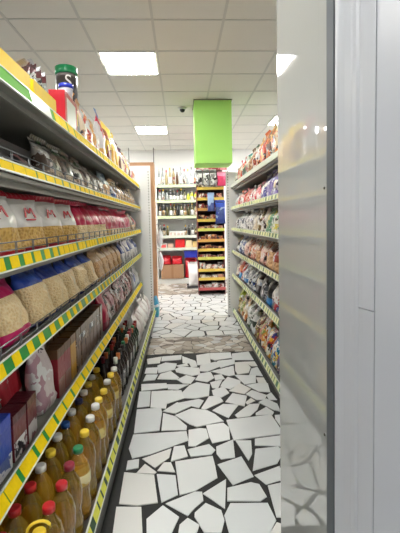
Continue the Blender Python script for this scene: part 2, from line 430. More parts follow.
# ceiling lights: flush 0.6 m LED panels
m_lamp = mat('lamp_diffuser', (255, 253, 248), .5, emit=LAMP_STRENGTH)
def ceiling_light(x, y, label):
    t = thing('ceiling_light', label, 'ceiling light', (x, y, ZC), group='LED ceiling panels')
    bm = bmesh.new(); w, v = .278, .295
    add_box(bm, -w, w, -v, -v+.012, -.012, -.0045); add_box(bm, -w, w, v-.012, v, -.012, -.0045)
    add_box(bm, -w, -w+.012, -v+.012, v-.012, -.012, -.0045); add_box(bm, w-.012, w, -v+.012, v-.012, -.012, -.0045)
    link('frame', finish(bm, 'light_frame'), WHITE_METAL, t)
    bm = bmesh.new(); add_box(bm, -w+.012, w-.012, -v+.012, v-.012, -.009, -.0045); link('diffuser', finish(bm, 'diffuser'), m_lamp, t)
ceiling_light(-.5, 4.25, 'larger square white LED panel lit in the ceiling above the pasta rack')
ceiling_light(-.5, 7.25, 'smaller far square LED panel lit in the ceiling before the back wall')
for i, (x, y) in enumerate(((-.5, 1.25), (-.5, -1.75), (-2.3, 7.25), (-2.3, 4.25), (-2.3, 1.25), (2.5, 4.25), (1.86, 6.65), (2.5, 1.25), (2.5, -1.75), (-2.3, -1.75), (.62, 7.85), (-2.3, 8.55), (3.0, 8.55))):  # last few panels are added out of view to brighten the back wall
    where = 'added out of view to brighten the back wall' if y > 7.5 and x > 0 else 'out of view over the next aisle' if abs(x) > 2 else 'over the shop entrance' if y < 2 else 'above the snack rack end'
    ceiling_light(x, y, ORD[i]+' square white LED ceiling panel '+where)
# small dome camera by the green box
t = thing('dome_camera', 'small white dome camera with a dark lens on the ceiling', 'security camera', (.06, 5.85, ZC-.0045))
bm = bmesh.new(); add_lathe(bm, [(.055, -.03), (.06, -.022), (.06, 0)], 20); link('housing', finish(bm, 'housing'), WHITE_METAL, t)
bm = bmesh.new(); add_lathe(bm, [(.004, -.072), (.022, -.067), (.036, -.052), (.042, -.03)], 18); link('lens_dome', finish(bm, 'dome'), mat('dark_dome', (26, 26, 30), .1), t)
# green square box hanging from the ceiling
m_green = mat('lime_green_paint', (172, 232, 116), .55)
bm = bmesh.new(); add_box(bm, .222, .745, 5.47, 5.95, 2.255, ZC-.0045, 0, .004)
add_box(bm, .212, .755, 5.46, 5.96, ZC-.016, ZC-.0045, 1)  # grey collar paints in the dark shadow line under the ceiling
o = thing('ceiling_box', 'bright lime green square box hanging from the ceiling', 'ceiling box', me=finish(bm, 'ceiling_box'), mats=[m_green, mat('painted_shadow_line', (120, 122, 112), .6)])

# ================================================================== the pale cabinet and the white door jamb on the near right
t = thing('cabinet', 'tall pale grey glossy cabinet whose screwed side panel faces the aisle', 'cabinet', (.307, 1.0, 0), (0, 0, radians(1.6)))
m_gloss = mat('glossy_grey_panel', (172, 174, 172), .04, spec=.8, coat=.4, bump=.005, bscale=5)
bm = bmesh.new(); add_box(bm, .004, .62, -.22, .185, .02, 2.35, 0, .004); link('body', finish(bm, 'cabinet_body'), m_gloss, t)
bm = bmesh.new(); add_box(bm, 0, .004, -.20, .185, .03, 2.35, 0, .0015); link('side_panel', finish(bm, 'side_panel'), m_gloss, t)
bm = bmesh.new(); add_box(bm, -.0035, .0, -.197, -.150, .03, 2.35, 0, .0012); link('edge_strip', finish(bm, 'edge_strip'), m_gloss, t)
m_screw = mat('screw_steel', (96, 94, 88), .3, metal=.7)
for z in (.40, .968, 1.514, 2.06):
    bm = bmesh.new(); add_lathe(bm, [(.0034, -.002), (.003, .0016), (.0012, .0028)], 12)
    link('screw', finish(bm, 'screw'), m_screw, t, (-.0035, -.184, z), (0, -pi/2, 0))
bm = bmesh.new(); add_box(bm, -.006, .003, -.234, -.199, .02, 2.35, 0, .002); link('gasket', finish(bm, 'gasket'), mat('grey_rubber', (84, 90, 96), .6), t)
bm = bmesh.new(); add_box(bm, .02, .6, -.2, .21, 0, .02); link('foot', finish(bm, 'foot'), DARK_BACK, t)
m_pvc = mat('white_pvc', (186, 189, 196), .3)
t = thing('door_frame', 'white plastic door frame profile with grooves beside the grey cabinet', 'door frame', (0, 0, 0))
def profile(name, pts, back, z0, z1, mi):
    bm = bmesh.new(); poly = pts+back; lo = [bm.verts.new((x, y, z0)) for x, y in poly]; hi = [bm.verts.new((x, y, z1)) for x, y in poly]
    bm.faces.new(lo[::-1]); bm.faces.new(hi)
    for i in range(len(poly)): bm.faces.new((lo[i], lo[(i+1) % len(poly)], hi[(i+1) % len(poly)], hi[i]))
    return link(name, finish(bm, name), mi, t)
profile('jamb', [(.310, .764), (.3105, .757), (.313, .752), (.318, .738), (.322, .720), (.3235, .716), (.3255, .706), (.329, .700)], [(.50, .72), (.50, .764)], 0, 2.5, m_pvc)
profile('rail_profile', [(.3292, .6995), (.331, .690), (.3385, .664), (.3395, .6615)], [(.50, .68), (.50, .7195)], 0, 1.2805, m_pvc)
profile('upper_profile', [(.3292, .6995), (.331, .690), (.3385, .664), (.3395, .6615)], [(.50, .68), (.50, .7195)], 1.282, 2.5, m_pvc)
profile('groove_strip', [(.341, .6625), (.3415, .6605)], [(.50, .678), (.50, .6795)], 0, 2.5, mat('groove_grey', (104, 106, 110), .7))
profile('leaf', [(.3405, .6595), (.342, .655), (.360, .612), (.385, .56), (.389, .556)], [(.50, .556), (.50, .677)], 0, 2.5, m_pvc)

# ================================================================== the two gondola racks
def ticket_run(y0, y1, style, rng):
    """(start, length, colour) of the price tickets along a shelf rail"""
    out = []; y = y0
    while y < y1:
        if style == 'mixed': w, g = rng.uniform(.06, .08), rng.choice([.006, .008, .03, .045])
        elif style == 'green': w, g = rng.uniform(.05, .062), rng.uniform(.05, .085)
        elif style == 'yellow': w, g = rng.uniform(.075, .12), rng.choice([.006, .018, .028])
        else: w, g = rng.uniform(.04, .075), rng.choice([.02, .035, .06])
        if y+w < y1: out.append((y, w))
        y += w+g
    return out
def gondola(label, s, xs, depth_back, y0, y1, shelves, base, posts, wire):
    """s=+1 faces +X (stock stands at smaller x), s=-1 faces -X. shelves: (front x, lip top z, lip height, tilt, rail style)"""
    T = thing('gondola_rack', label, 'shop rack', (0, 0, 0))
    lo, hi = min(depth_back, depth_back-s*.03), max(depth_back, depth_back-s*.03)
    bm = bmesh.new(); add_box(bm, lo, hi, y0, y1, .08, 2.12, 0); link('back_panel', finish(bm, 'back_panel'), DARK_BACK, T)
    for y in posts:
        bm = bmesh.new(); a, b = depth_back, depth_back+s*.03; add_box(bm, min(a, b), max(a, b), y-.03, y+.03, 0, 2.14)
        for k in range(40): add_box(bm, b-.0005 if s > 0 else b-.001, b+.001 if s > 0 else b+.0005, y-.006, y+.006, .1+k*.05, .125+k*.05, 1)
        link('upright', finish(bm, 'upright'), [GREY_METAL, DARK_BACK], T)
    fx = base[0]; bm = bmesh.new()
    a, b = depth_back, fx-s*.012; add_box(bm, min(a, b), max(a, b), y0, y1, 0, base[1]-.05, 0, .002)
    pl = link('base_plinth', finish(bm, 'base_plinth'), mat('plinth_grey', (104, 104, 100), .5), T)
    # end panel at the far end: perforated along its aisle edge
    a, b = depth_back, fx+s*(-.03 if s > 0 else .07); bm = bmesh.new(); add_box(bm, min(a, b), max(a, b), y1+.005, y1+.03, 0, 2.26 if s > 0 else 2.16, 0, .002)
    for k in range(52):
        for q in ((.03,) if s > 0 else (.03,)): add_box(bm, b-s*q-.005, b-s*q+.005, y1+.004, y1+.007, .12+k*.04, .137+k*.04, 1)
    link('end_panel', finish(bm, 'end_panel'), [END_WHITE, DARK_BACK], T)
    n_left = 100
    for k, (sx, top, lh, tilt, style) in enumerate(list(shelves)+[tuple(base)]):
        rng = random.Random(31*k+(7 if s > 0 else 2)); is_base = k == len(shelves)
        if not is_base:
            bm = bmesh.new(); a, b = depth_back+s*.032, sx-s*.012; add_box(bm, min(a, b), max(a, b), y0, y1, top-.062, top-.045, 0, .002)
            # folded front edge and stiffening channels underneath
            add_box(bm, min(b-s*.035, b-s*.05), max(b-s*.035, b-s*.05), y0, y1, top-.085, top-.062)
            S = link('shelf', finish(bm, 'shelf'), UNDER, T)
            for yy in posts:
                bm = bmesh.new(); vs = []
                for dy in (-.004, .004): vs.append([bm.verts.new((depth_back+s*q, yy+dy+.02, z)) for q, z in ((.032, top-.066), (.16, top-.066), (.16, top-.072), (.032, top-.10))])
                bm.faces.new(vs[0]); bm.faces.new(vs[1][::-1])
                for i in range(4): bm.faces.new((vs[0][i], vs[1][i], vs[1][(i+1) % 4], vs[0][(i+1) % 4]))
                link('bracket', finish(bm, 'bracket'), GREY_METAL, S)
        else: S = pl
        # rail: tilted strip, local frame at its lower edge
        rail_m = {'mixed': RAIL_G, 'green': RAIL_G, 'yellow': RAIL_G, 'pale': RAIL_P, 'white': RAIL_W, 'near': RAIL_N, 'base': TICKET_G}[style]
        bm = bmesh.new(); add_box(bm, -.004, .0, y0, y1, 0, lh, 0); add_box(bm, 0, .0035, y0, y1, 0, .006, 1); add_box(bm, 0, .0035, y0, y1, lh-.005, lh, 1)
        add_box(bm, 0, .0012, y0, y1, .006, lh-.005, 2)
        if s < 0:
            for v in bm.verts: v.co.x *= -1
        R = link('price_rail', finish(bm, 'price_rail'), [RAIL_W, RAIL_W, rail_m], S, (sx, 0, top-lh), (0, -s*tilt, 0))
        Rm = Matrix.Translation((sx, 0, top-lh)) @ Euler((0, -s*tilt, 0)).to_matrix().to_4x4()
        if style == 'white': continue
        tm = TICKET if style in ('mixed', 'green', 'yellow', 'near') else TICKET_B if style == 'base' else TICKET_P
        runs = ticket_run(max(y0, .95), y1, 'green' if style == 'green' else 'yellow' if style in ('yellow', 'near') else 'mixed' if style == 'mixed' else 'pale', rng)
        if style == 'near': runs = [(1.6, .235)]+[r for r in runs if r[0] > 1.85]
        if s < 0: runs = [r for r in runs if r[0] > 2.75]
        far = bmesh.new(); nfar = 0
        for j, (y, w) in enumerate(runs):
            tall = lh-.012
            if j < 16:
                bm = bmesh.new(); add_box(bm, .0014, .0028, 0, w, .0065, .0065+tall-.001)
                if s < 0:
                    for v in bm.verts: v.co.x *= -1
                link('price_ticket', finish(bm, 'price_ticket'), RAIL_W if style == 'near' and y < 1.62 else tm, S, Rm @ Vector((0, y, 0)), (0, -s*tilt, 0))
            else:
                add_box(far, .0014 if s > 0 else -.0028, .0028 if s > 0 else -.0014, y, y+w, .0065, .0065+tall-.001); nfar += 1
        if nfar: link('price_ticket', finish(far, 'far_tickets'), tm, S, (sx, 0, top-lh), (0, -s*tilt, 0), kind='stuff')
        else: far.free()
        if k in wire:
            bm = bmesh.new()
            for z in (.012, .042, .07): add_tube(bm, [(sx-s*.02, y0+.02, top-.03+z), (sx-s*.02, y1-.02, top-.03+z)], .0022, 5)
            y = y0+.03
            while y < y1:
                for q in (0, .012): add_tube(bm, [(sx-s*.02, y+q, top-.046), (sx-s*.02, y+q, top-.03+.07)], .002, 5)
                y += .16
            link('wire_guard', finish(bm, 'wire_guard'), WIRE, S)
    return T
LS = [(-.58, 1.99, .066, .25, 'near'), (-.58, 1.672, .043, .2, 'yellow'), (-.58, 1.348, .056, .2, 'mixed'), (-.58, 1.008, .056, .3, 'green'), (-.58, .588, .06, .5, 'yellow')]
LB = (-.40, .185, .055, .35, 'base')
LBK = -1.02
gondola('long shelf rack of pasta above cooking oil along the aisle', 1, -.58, LBK, .75, 5.65, LS, LB, (.8, 1.8, 2.8, 3.75, 4.7, 5.6), (1, 2, 3))
RS = [(.75, 1.975, .05, .1, 'white'), (.75, 1.65, .045, .15, 'pale'), (.75, 1.34, .045, .2, 'pale'), (.75, 1.01, .048, .2, 'pale'), (.75, .655, .055, .3, 'pale')]
RB = (.75, .125, .06, .3, 'pale')
RBK = 1.26
gondola('shelf rack of snack bags facing the pasta across the aisle', -1, .75, RBK, 1.75, 5.75, RS, RB, (1.8, 2.8, 3.8, 4.8, 5.7), ())
LZ = [a[1]-.045 for a in LS]+[LB[1]-.05]
RZ = [a[1]-.045 for a in RS]+[RB[1]-.05]
SHELF = ('top', 'second', 'third', 'fourth', 'fifth', 'bottom')

# ================================================================== goods
PASTA = grain('short_pasta', (190, 136, 52), (232, 190, 104), 70)
PASTA_L = grain('pale_pasta', (238, 200, 138), (252, 228, 178), 90)
TAN = grain('tan_grain', (176, 128, 78), (222, 178, 120), 110)
BISCUIT = grain('biscuits', (150, 92, 48), (226, 186, 140), 45)
BROWNMIX = grain('brown_mix', (84, 62, 48), (176, 150, 122), 60)
def fm(rgb, rough=.28): return mat('film_%d_%d_%d' % rgb, rgb, rough, coat=.3, bump=.35, bscale=26)
C_RED, C_CRIM, C_MAG, C_BLUE, C_NAVY = (190, 26, 40), (206, 26, 72), (214, 28, 108), (40, 72, 176), (28, 36, 92)
C_WHITE, C_CREAM, C_YEL, C_ORG, C_GRN, C_DGRN, C_BLK, C_PUR, C_TEAL, C_PINK, C_BRN, C_SIL = ((232, 230, 226), (226, 208, 172), (244, 206, 30), (226, 110, 32), (70, 160, 66), (34, 78, 50), (34, 32, 34),
    (84, 60, 150), (40, 140, 150), (222, 132, 150), (96, 56, 36), (176, 178, 182))
RNG = random.Random(77)
def lab(desc, rack, k, many):
    """label of one of a run of look-alikes, counted from the rack's near end"""
    r = {'p': 'pasta rack', 's': 'snack rack'}[rack]
    key = (desc, rack, k)
    COUNT[key] = COUNT.get(key, 0)+1
    if many: return '%s %s from near end, %s %s shelf' % (ORD[COUNT[key]-1], desc, r, SHELF[k])
    return '%s on the %s %s shelf' % (desc, r, SHELF[k])
def pose(side, front, depth, Y, z, tilt, yaw):
    s = 1 if side == 'p' else -1
    x = front-s*depth
    return (x, Y, z), (-tilt, 0, s*pi/2+yaw)
def bag(side, k, Y, desc, cat, w, h, d, body, zones=(), seal=None, label=None, many=False, front=.045, tilt=.12, yaw=None, flat=1, group=None, emblem=False, z=None, sq=None, text=None, name='food_bag'):
    """body: one material per zone from the bottom up"""
    S = (LS+[LB], RS+[RB])[side == 's'][k]; zz = (LZ, RZ)[side == 's'][k] if z is None else z
    seed = RNG.randrange(5)
    yaw = RNG.uniform(-.13, .13) if yaw is None else yaw
    loc, rot = pose(side, S[0], front+d/2, Y, zz+d*(.62 if flat or tilt > 1 else .2)*sin(abs(tilt))+.0015, tilt, yaw)
    t = thing(name, text or lab(desc, side, k, many), cat, loc, rot, group or cat+'s on the '+{'p': 'pasta rack ', 's': 'snack rack '}[side]+SHELF[k]+' shelf')
    f = RNG.uniform(.95, 1.05); fz = RNG.uniform(.95, 1.06)
    if k and tilt < 1:
        gap = (LS+[LB], RS+[RB])[side == 's'][k-1]; gap = gap[1]-max(.066, gap[2])-.008-loc[2]-d*.5*sin(tilt)
        fz = min(fz, gap/cos(tilt)/(h*1.005+.012))
    t.scale = (f, 1, fz)
    bm = bag_mesh(round(w, 3), round(h, 3), round(d, 3), tuple(zones), seed, flat)
    link('bag_body', bm, list(body), t)
    if seal is not None: link('top_seal', seal_mesh(round(w*.86, 3), .022, seed), seal, t, (0, 0, h*.975))
    if label: link('printed_label', patch_mesh(round(w*label[0], 3), round(h*label[1], 3), round(d*.22, 3), label[3]), label[4], t, (0, -d*.5*label[5]-.004, h*label[2]), (-.06, 0, 0))
    if emblem: link('emblem', emblem_mesh(.07, .05), fm(C_RED), t, (-.005, -d*.42-.003, h*.60), (-.2, 0, 0))
    return t
def carton(side, k, Y, desc, cat, w, h, d, body, band=None, many=False, front=.03, yaw=None, z=None, name='carton', panel=None, text=None, group=None):
    S = (LS+[LB], RS+[RB])[side == 's'][k]; zz = (LZ, RZ)[side == 's'][k] if z is None else z
    loc, rot = pose(side, S[0], front+d/2, Y, zz+.0005, 0, RNG.uniform(-.06, .06) if yaw is None else yaw)
    t = thing(name, text or lab(desc, side, k, many), cat, loc, rot, group or cat+'s on the '+{'p': 'pasta rack ', 's': 'snack rack '}[side]+SHELF[k]+' shelf')
    link('box', box_mesh(round(w, 3), round(d, 3), round(h, 3)), body, t)
    if band: link('top_band', box_mesh(round(w+.001, 3), round(d+.001, 3), round(h*band[0], 3)), band[1], t, (0, 0, h*(1-band[0])+.0008))
    if panel: link('front_print', box_mesh(round(w*panel[0], 3), .0012, round(h*panel[1], 3), .0003), panel[3], t, (0, -d/2-.0006, h*panel[2]))
    return t
@cached
def lathe_mesh(prof, n):
    bm = bmesh.new(); add_lathe(bm, list(prof), n); return finish(bm, 'lathe')
@cached
def sleeve_mesh(r, h, n):
    bm = bmesh.new(); add_lathe(bm, [(r-.001, 0), (r, .001), (r, h-.001), (r-.001, h)], n); return finish(bm, 'sleeve')
OIL = mat('sunflower_oil', (248, 208, 70), .08, trans=.9, coat=.6)
OILD = mat('dark_oil', (236, 186, 60), .08, trans=.75, coat=.6)
PAPER_Y = film(((226, 206, 120), (236, 224, 168), (206, 170, 60)), 5, .35, 3.)
def bottle(label, x, Y, z, r, h, body, cap, sleeve=None, kind='oil', group=None, name='oil_bottle', cat='bottle', n=16, lean=0.):
    t = thing(name, label, cat, (x, Y, z+.0005), (0, lean, RNG.uniform(0, 6)), group)
    if kind == 'oil': prof = ((r*.86, 0), (r, .012), (r, h*.24), (r*.9, h*.30), (r*.9, h*.42), (r, h*.48), (r, h*.66), (r*.82, h*.78), (r*.42, h*.88), (r*.36, h*.93))
    elif kind == 'wine': prof = ((r*.9, 0), (r, .01), (r, h*.60), (r*.82, h*.68), (r*.42, h*.77), (r*.36, h*.95))
    else: prof = ((r*.9, 0), (r, .008), (r, h*.5), (r*.8, h*.62), (r*.4, h*.74), (r*.36, h*.94))
    link('bottle_body', lathe_mesh(prof, n), body, t)
    cr = r*.46
    link('cap', lathe_mesh(((cr, h*.925), (cr, h*.985), (cr*.85, h)) if kind == 'oil' else ((cr*.93, h*.86), (cr*.95, h*.99), (cr*.85, h)), 12), cap, t)
    if sleeve is not None:
        z0, z1 = (.49, .65) if kind == 'oil' else (.14, .5)
        link('paper_label', sleeve_mesh(round(r+.0012, 4), round(h*(z1-z0), 4), n), sleeve, t, (0, 0, h*z0))
    return t

# ---- pasta rack, top shelf: yellow trays, tub, boxes, bags
ym = mat('yellow_card', (246, 206, 24), .4, bscale=20, vary=.08)
def tray(Y, w, text, fill):
    t = thing('display_tray', text, 'display tray', (-.58-.03-.11, Y, LZ[0]+.0005), (0, 0, pi/2), 'yellow trays on the pasta rack top shelf')
    bm = bmesh.new(); d, h, b = .2, .15, .004
    add_box(bm, -w/2, w/2, -d/2, d/2, 0, b); add_box(bm, -w/2, w/2, -d/2, -d/2+b, b, h*.85); add_box(bm, -w/2, w/2, d/2-b, d/2, b, h)
    link('tray_body', finish(bm, 'tray'), ym, t)
    for s in (-1, 1):
        bm = bmesh.new(); vs = []
        for q in (0, b): vs.append([bm.verts.new((s*(w/2-q), y, z)) for y, z in ((-d/2+b, b), (d/2-b, b), (d/2-b, h), (-.02, h+.01), (-d/2+b, h*.85))])
        bm.faces.new(vs[0]); bm.faces.new(vs[1][::-1])
        for i in range(5): bm.faces.new((vs[0][i], vs[1][i], vs[1][(i+1) % 5], vs[0][(i+1) % 5]))
        link('tray_side', finish(bm, 'side'), ym, t)
    return t
tray(1.22, .24, 'yellow card display tray at the very near end of the top shelf', 0)
tray(1.54, .30, 'yellow card display tray of yellow sachets, just before the grey sachets, top shelf', 1)
tray(1.88, .30, 'yellow card display tray holding grey soup sachets on the top shelf', 1)
for i in range(4):
    bag('p', 0, 1.83+i*.045, 'grey green soup sachet in yellow tray', 'sachet', .11, .215, .022, [film(((150, 156, 148), (96, 120, 90), (70, 44, 40), (190, 190, 186)), 14, seed=1.), fm((84, 40, 42))], (.86,), fm(C_SIL), many=True, front=.09, tilt=.1, yaw=.9+i*.15, z=LZ[0]+.007, flat=0, name='soup_sachet')
for i in range(3):
    bag('p', 0, 1.45+i*.07, 'yellow seasoning sachet in tray', 'sachet', .11, .17, .02, [fm(C_YEL), film(((240, 200, 40), (226, 130, 40), (250, 240, 200)), 12)], (.5,), fm(C_YEL), many=True, front=.1, tilt=.1, yaw=.7, z=LZ[0]+.007, flat=0, name='seasoning_sachet')
carton('p', 0, 2.255, 'red carton with a white front panel', 'carton', .27, .215, .085, fm((186, 30, 46)), panel=(.72, .66, .2, fm(C_WHITE)), front=.025)
tub = thing('plastic_tub', 'small blue lidded tub on top of the red carton, top shelf', 'tub', (-.652, 2.33, LZ[0]+.2165))
link('tub_body', lathe_mesh(((.032, 0), (.038, .06), (.039, .07)), 20), fm((190, 190, 200)), tub); link('lid', lathe_mesh(((.042, .070), (.043, .09), (.038, .096)), 20), fm((40, 60, 190)), tub)
carton('p', 0, 2.73, 'brown storage carton under the tall jar', 'carton', .34, .30, .2, fm(C_BRN), front=.16)
jar = thing('drink_jar', 'tall black labelled jar with green lid and white lettering, top shelf', 'jar', (-.79, 2.85, LZ[0]+.302), (0, 0, .15))
jar.scale = (1.1, 1.1, 1.28)
link('jar_body', lathe_mesh(((.060, 0), (.066, .01), (.066, .05), (.066, .19), (.060, .20)), 28), mat('jar_plastic', (120, 116, 116), .2, coat=.4), jar)
link('jar_label', sleeve_mesh(.0675, .14, 28), film(((44, 42, 46), (52, 48, 52), (60, 54, 50)), 5, seed=2.), jar, (0, 0, .04))
link('lid', lathe_mesh(((.068, .198), (.070, .202), (.070, .236), (.064, .240)), 28), mat('green_lid', (20, 128, 78), .3), jar)
cu = bpy.data.curves.new('letters', 'FONT'); cu.body = 'S'; cu.size = .095; cu.extrude = .001; cu.align_x = 'CENTER'
ft = bpy.data.objects.new('letter_outline', cu); COL.objects.link(ft); bpy.context.view_layer.update()
me = bpy.data.meshes.new_from_object(ft.evaluated_get(bpy.context.evaluated_depsgraph_get())); COL.objects.unlink(ft); bpy.data.objects.remove(ft)
me.materials.clear(); tx = link('lettering', me, fm(C_WHITE), jar)
a = -1.3; tx.location = (.0688*cos(a), .0688*sin(a), .118); tx.rotation_euler = (pi/2, 0, a+pi/2)
for i, (y, ds, cols) in enumerate(((2.52, 'orange and yellow snack packet', ((232, 150, 40), (240, 200, 60), (180, 50, 30))), (2.71, 'brown and cream snack packet', ((196, 140, 90), (150, 80, 50), (230, 210, 180))),
        (2.92, 'orange and white noodle packet', ((230, 140, 60), (236, 226, 210), (190, 50, 40))), (3.13, 'pale orange noodle packet', ((234, 180, 110), (236, 226, 210), (214, 110, 40))))):
    bag('p', 0, y, ds, 'snack packet', .165, .31 if i < 2 else .29, .07, [film(cols, 9, seed=i), fm(cols[0])], (.85,), fm(cols[0]), flat=1, front=.05, tilt=.08)
bag('p', 0, 3.40, 'white and red bag with a blue top', 'snack bag', .22, .42, .10, [film(((236, 180, 90), (240, 226, 190)), 9), film(((236, 232, 230), (224, 60, 80), (236, 232, 230), (240, 236, 234)), 8), fm((214, 40, 80)), fm((40, 130, 200))], (.3, .78, .92), fm((40, 130, 200)), front=.05, tilt=.05)
for i, y in enumerate((3.66, 3.88, 4.10)):
    bag('p', 0, y, 'tall yellow bag with red print', 'snack bag', .20, .42-.01*i, .10, [film(((244, 200, 40), (240, 180, 30), (150, 60, 30)), 6, seed=i), fm((246, 214, 60))], (.84,), fm(C_YEL), many=True, front=.05, tilt=.05)
for i, (y, ds, cols) in enumerate(((4.30, 'slim brown cocoa bag', ((110, 60, 44), (220, 190, 120), (150, 90, 50))), (4.49, 'dark purple and cream bag', ((96, 50, 80), (226, 206, 180), (60, 36, 50))),
        (4.68, 'red and cream biscuit bag', ((190, 60, 50), (230, 206, 170), (120, 60, 40))), (4.87, 'yellow and brown biscuit bag', ((230, 190, 90), (120, 70, 44), (240, 226, 200))),
        (5.06, 'pink and white wafer bag', ((232, 150, 170), (240, 232, 230), (214, 60, 110))),
        (5.25, 'white wafer bag with pink print', ((240, 236, 234), (226, 120, 150), (240, 236, 234))), (5.45, 'white and orange wafer bag', ((240, 236, 230), (232, 150, 90), (240, 220, 200))))):
    bag('p', 0, y, ds, 'snack bag', .18, .36-.01*i, .10, [film(cols, 8, seed=i+3.), fm(cols[0])], (.86,), fm(cols[0]), front=.05, tilt=.06)

# ---- pasta rack, second shelf
DARKP = film(((104, 84, 70), (176, 160, 146), (60, 50, 46), (206, 200, 192)), 10, seed=4.)
for i in range(4):
    bag('p', 1, 1.12+i*.25, 'flat pinkish brown pasta packet lying down', 'pasta packet', .24, .23, .12, [film(((176, 116, 116), (126, 106, 98), (206, 186, 178), (84, 70, 66)), 9, seed=i)], (), None, many=True, front=.06, tilt=1.42, flat=0, yaw=.0, z=LZ[1]+.0, name='pasta_packet')
for i in range(6):
    w = .22
    bag('p', 1, 2.10+i*.235, 'dark brown pasta bag leaning back', 'pasta bag', w, .29, .11, [BROWNMIX, DARKP, film(((190, 186, 178), (80, 70, 60), (60, 100, 60)), 8, seed=i)], (.3, .78), fm((120, 110, 98)), many=True, front=.04, tilt=.3, name='pasta_bag')
bag('p', 1, 3.52, 'clear bag of grains with a blue base', 'pasta bag', .22, .30, .11, [fm((50, 110, 190)), TAN, film(((190, 200, 206), (120, 140, 150), (206, 206, 200)), 7)], (.16, .55), fm(C_SIL), front=.05, tilt=.12, name='grain_bag')
bag('p', 1, 3.76, 'low blue packet', 'pasta packet', .16, .15, .07, [fm((46, 90, 170)), film(((200, 206, 210), (60, 100, 170)), 10)], (.55,), fm(C_SIL), front=.03, name='pasta_packet')
for i in range(7):
    c = [(206, 178, 130), (216, 196, 160), (190, 150, 100)][i % 3]
    bag('p', 1, 3.98+i*.235, 'beige bag of nuts', 'nut bag', .19, .24, .11, [TAN, film((c, (230, 214, 190), (150, 110, 70)), 8, seed=i), fm(c)], (.45, .82), fm(c), many=True, front=.05, tilt=.14, name='nut_bag')

# ---- pasta rack, third shelf: white bags with a red emblem, then crimson bags
WHITEF, CRIM = fm((234, 230, 224)), film(((208, 26, 74), (216, 44, 88), (180, 20, 56)), 5, seed=6.)
for i in range(5):
    bag('p', 2, 1.20+i*.285, 'white pasta bag with a red emblem', 'pasta bag', .25, .285, .12, [fm((196, 34, 50)), PASTA, WHITEF, fm((196, 40, 60))], (.10, .44, .92), fm((196, 40, 60)), many=True, front=.06, tilt=.12, yaw=RNG.uniform(-.3, -.2), emblem=True, name='pasta_bag')
y = 2.61
for i in range(11):
    w = .21
    bag('p', 2, y, 'crimson pasta bag with a clear window', 'pasta bag', w, .285 if i < 7 else .26, .12, [fm((150, 20, 44)), PASTA_L if i != 4 else PASTA, CRIM], (.08, .30 if i > 3 else .42), fm(C_CRIM), many=True, front=.055, tilt=.1, yaw=RNG.uniform(-.22, -.1), name='pasta_bag',
        label=(.5, .16, .62, 'oval', fm((222, 120, 130)), .72))
    y += .225
for i in range(2):
    bag('p', 2, 5.19+i*.23, 'pale beige and red pasta bag', 'pasta bag', .2, .24, .11, [PASTA_L, film(((226, 206, 176), (190, 60, 60), (230, 220, 204)), 8, seed=i)], (.4,), fm(C_CREAM), many=True, front=.045, name='pasta_bag')

# ---- pasta rack, fourth shelf: magenta topped, blue topped, tan and small blue bags
MAG = film(((206, 28, 104), (190, 22, 90), (224, 70, 130)), 5, seed=1.)
for i in range(2):
    bag('p', 3, 1.28+i*.27, 'tan pasta bag with a magenta top', 'pasta bag', .24, .27, .13, [fm(C_MAG), PASTA_L, MAG], (.14, .66), fm(C_MAG), many=True, front=.045, tilt=.26, name='pasta_bag',
        label=(.22, .14, .3, 'oval', fm((190, 60, 60)), .9))
BLUEF = film(((44, 76, 176), (60, 96, 190), (34, 56, 140)), 5, seed=2.)
for i in range(5):
    bag('p', 3, 1.84+i*.255, 'pale pasta bag with a blue top', 'pasta bag', .235, .30, .13, [fm((60, 70, 130)), PASTA_L, BLUEF], (.06, .68), fm(C_BLUE), many=True, front=.045, tilt=.24, name='pasta_bag',
        label=(.62, .26, .42, 'rect', fm((226, 206, 160)), .92))
for i in range(5):
    bag('p', 3, 3.12+i*.235, 'tan bag of whole grain pasta', 'pasta bag', .23, .27, .12, [TAN, film(((196, 160, 112), (214, 188, 150), (150, 110, 80)), 7, seed=i)], (.62,), fm((190, 160, 120)), many=True, front=.045, tilt=.2, name='pasta_bag')
for i in range(6):
    bag('p', 3, 4.27+i*.235, 'small blue and white flour bag', 'flour bag', .19, .25, .11, [film(((226, 226, 230), (206, 206, 216)), 5), film(((50, 74, 150), (226, 228, 234), (70, 90, 160)), 7, seed=i)], (.5,), fm(C_WHITE), many=True, front=.045, tilt=.1, name='flour_bag')

# ---- pasta rack, fifth shelf: packs of coffee and sweets, two deep
def pack(Y, desc, w, h, d, body, top, front=.07, many=False, panel=None):
    return carton('p', 4, Y, desc, 'coffee pack', w, h, d, body, band=(.2, top), many=many, front=front, name='coffee_pack', panel=panel)
pack(1.36, 'bright blue pack with a white base', .12, .21, .08, fm((30, 66, 170)), fm((36, 70, 180)), many=False, panel=(.94, .3, .02, film(((226, 226, 230), (90, 110, 170)), 12)))
for y in (1.50, 1.62):
    pack(y, 'maroon pack with a white printed base', .11, .18, .08, fm((110, 34, 44)), fm((84, 24, 34)), many=True, panel=(.94, .4, .02, film(((214, 208, 206), (120, 60, 70)), 12)))
for i, y in enumerate((1.32, 1.545, 1.77)):
    bag('p', 4, y, 'silver sweet bag with red stars', 'sweet bag', .22, .34, .10, [film(((176, 40, 52), (190, 184, 180), (206, 202, 200), (120, 60, 66)), 7, seed=i)], (), fm(C_SIL), many=True, front=.185, tilt=.10, name='sweet_bag')
bag('p', 4, 1.87, 'pinkish white printed bag', 'sweet bag', .17, .31, .09, [film(((226, 214, 212), (218, 204, 204), (190, 150, 160), (232, 226, 224)), 9)], (), fm((222, 206, 206)), front=.065, name='sweet_bag')
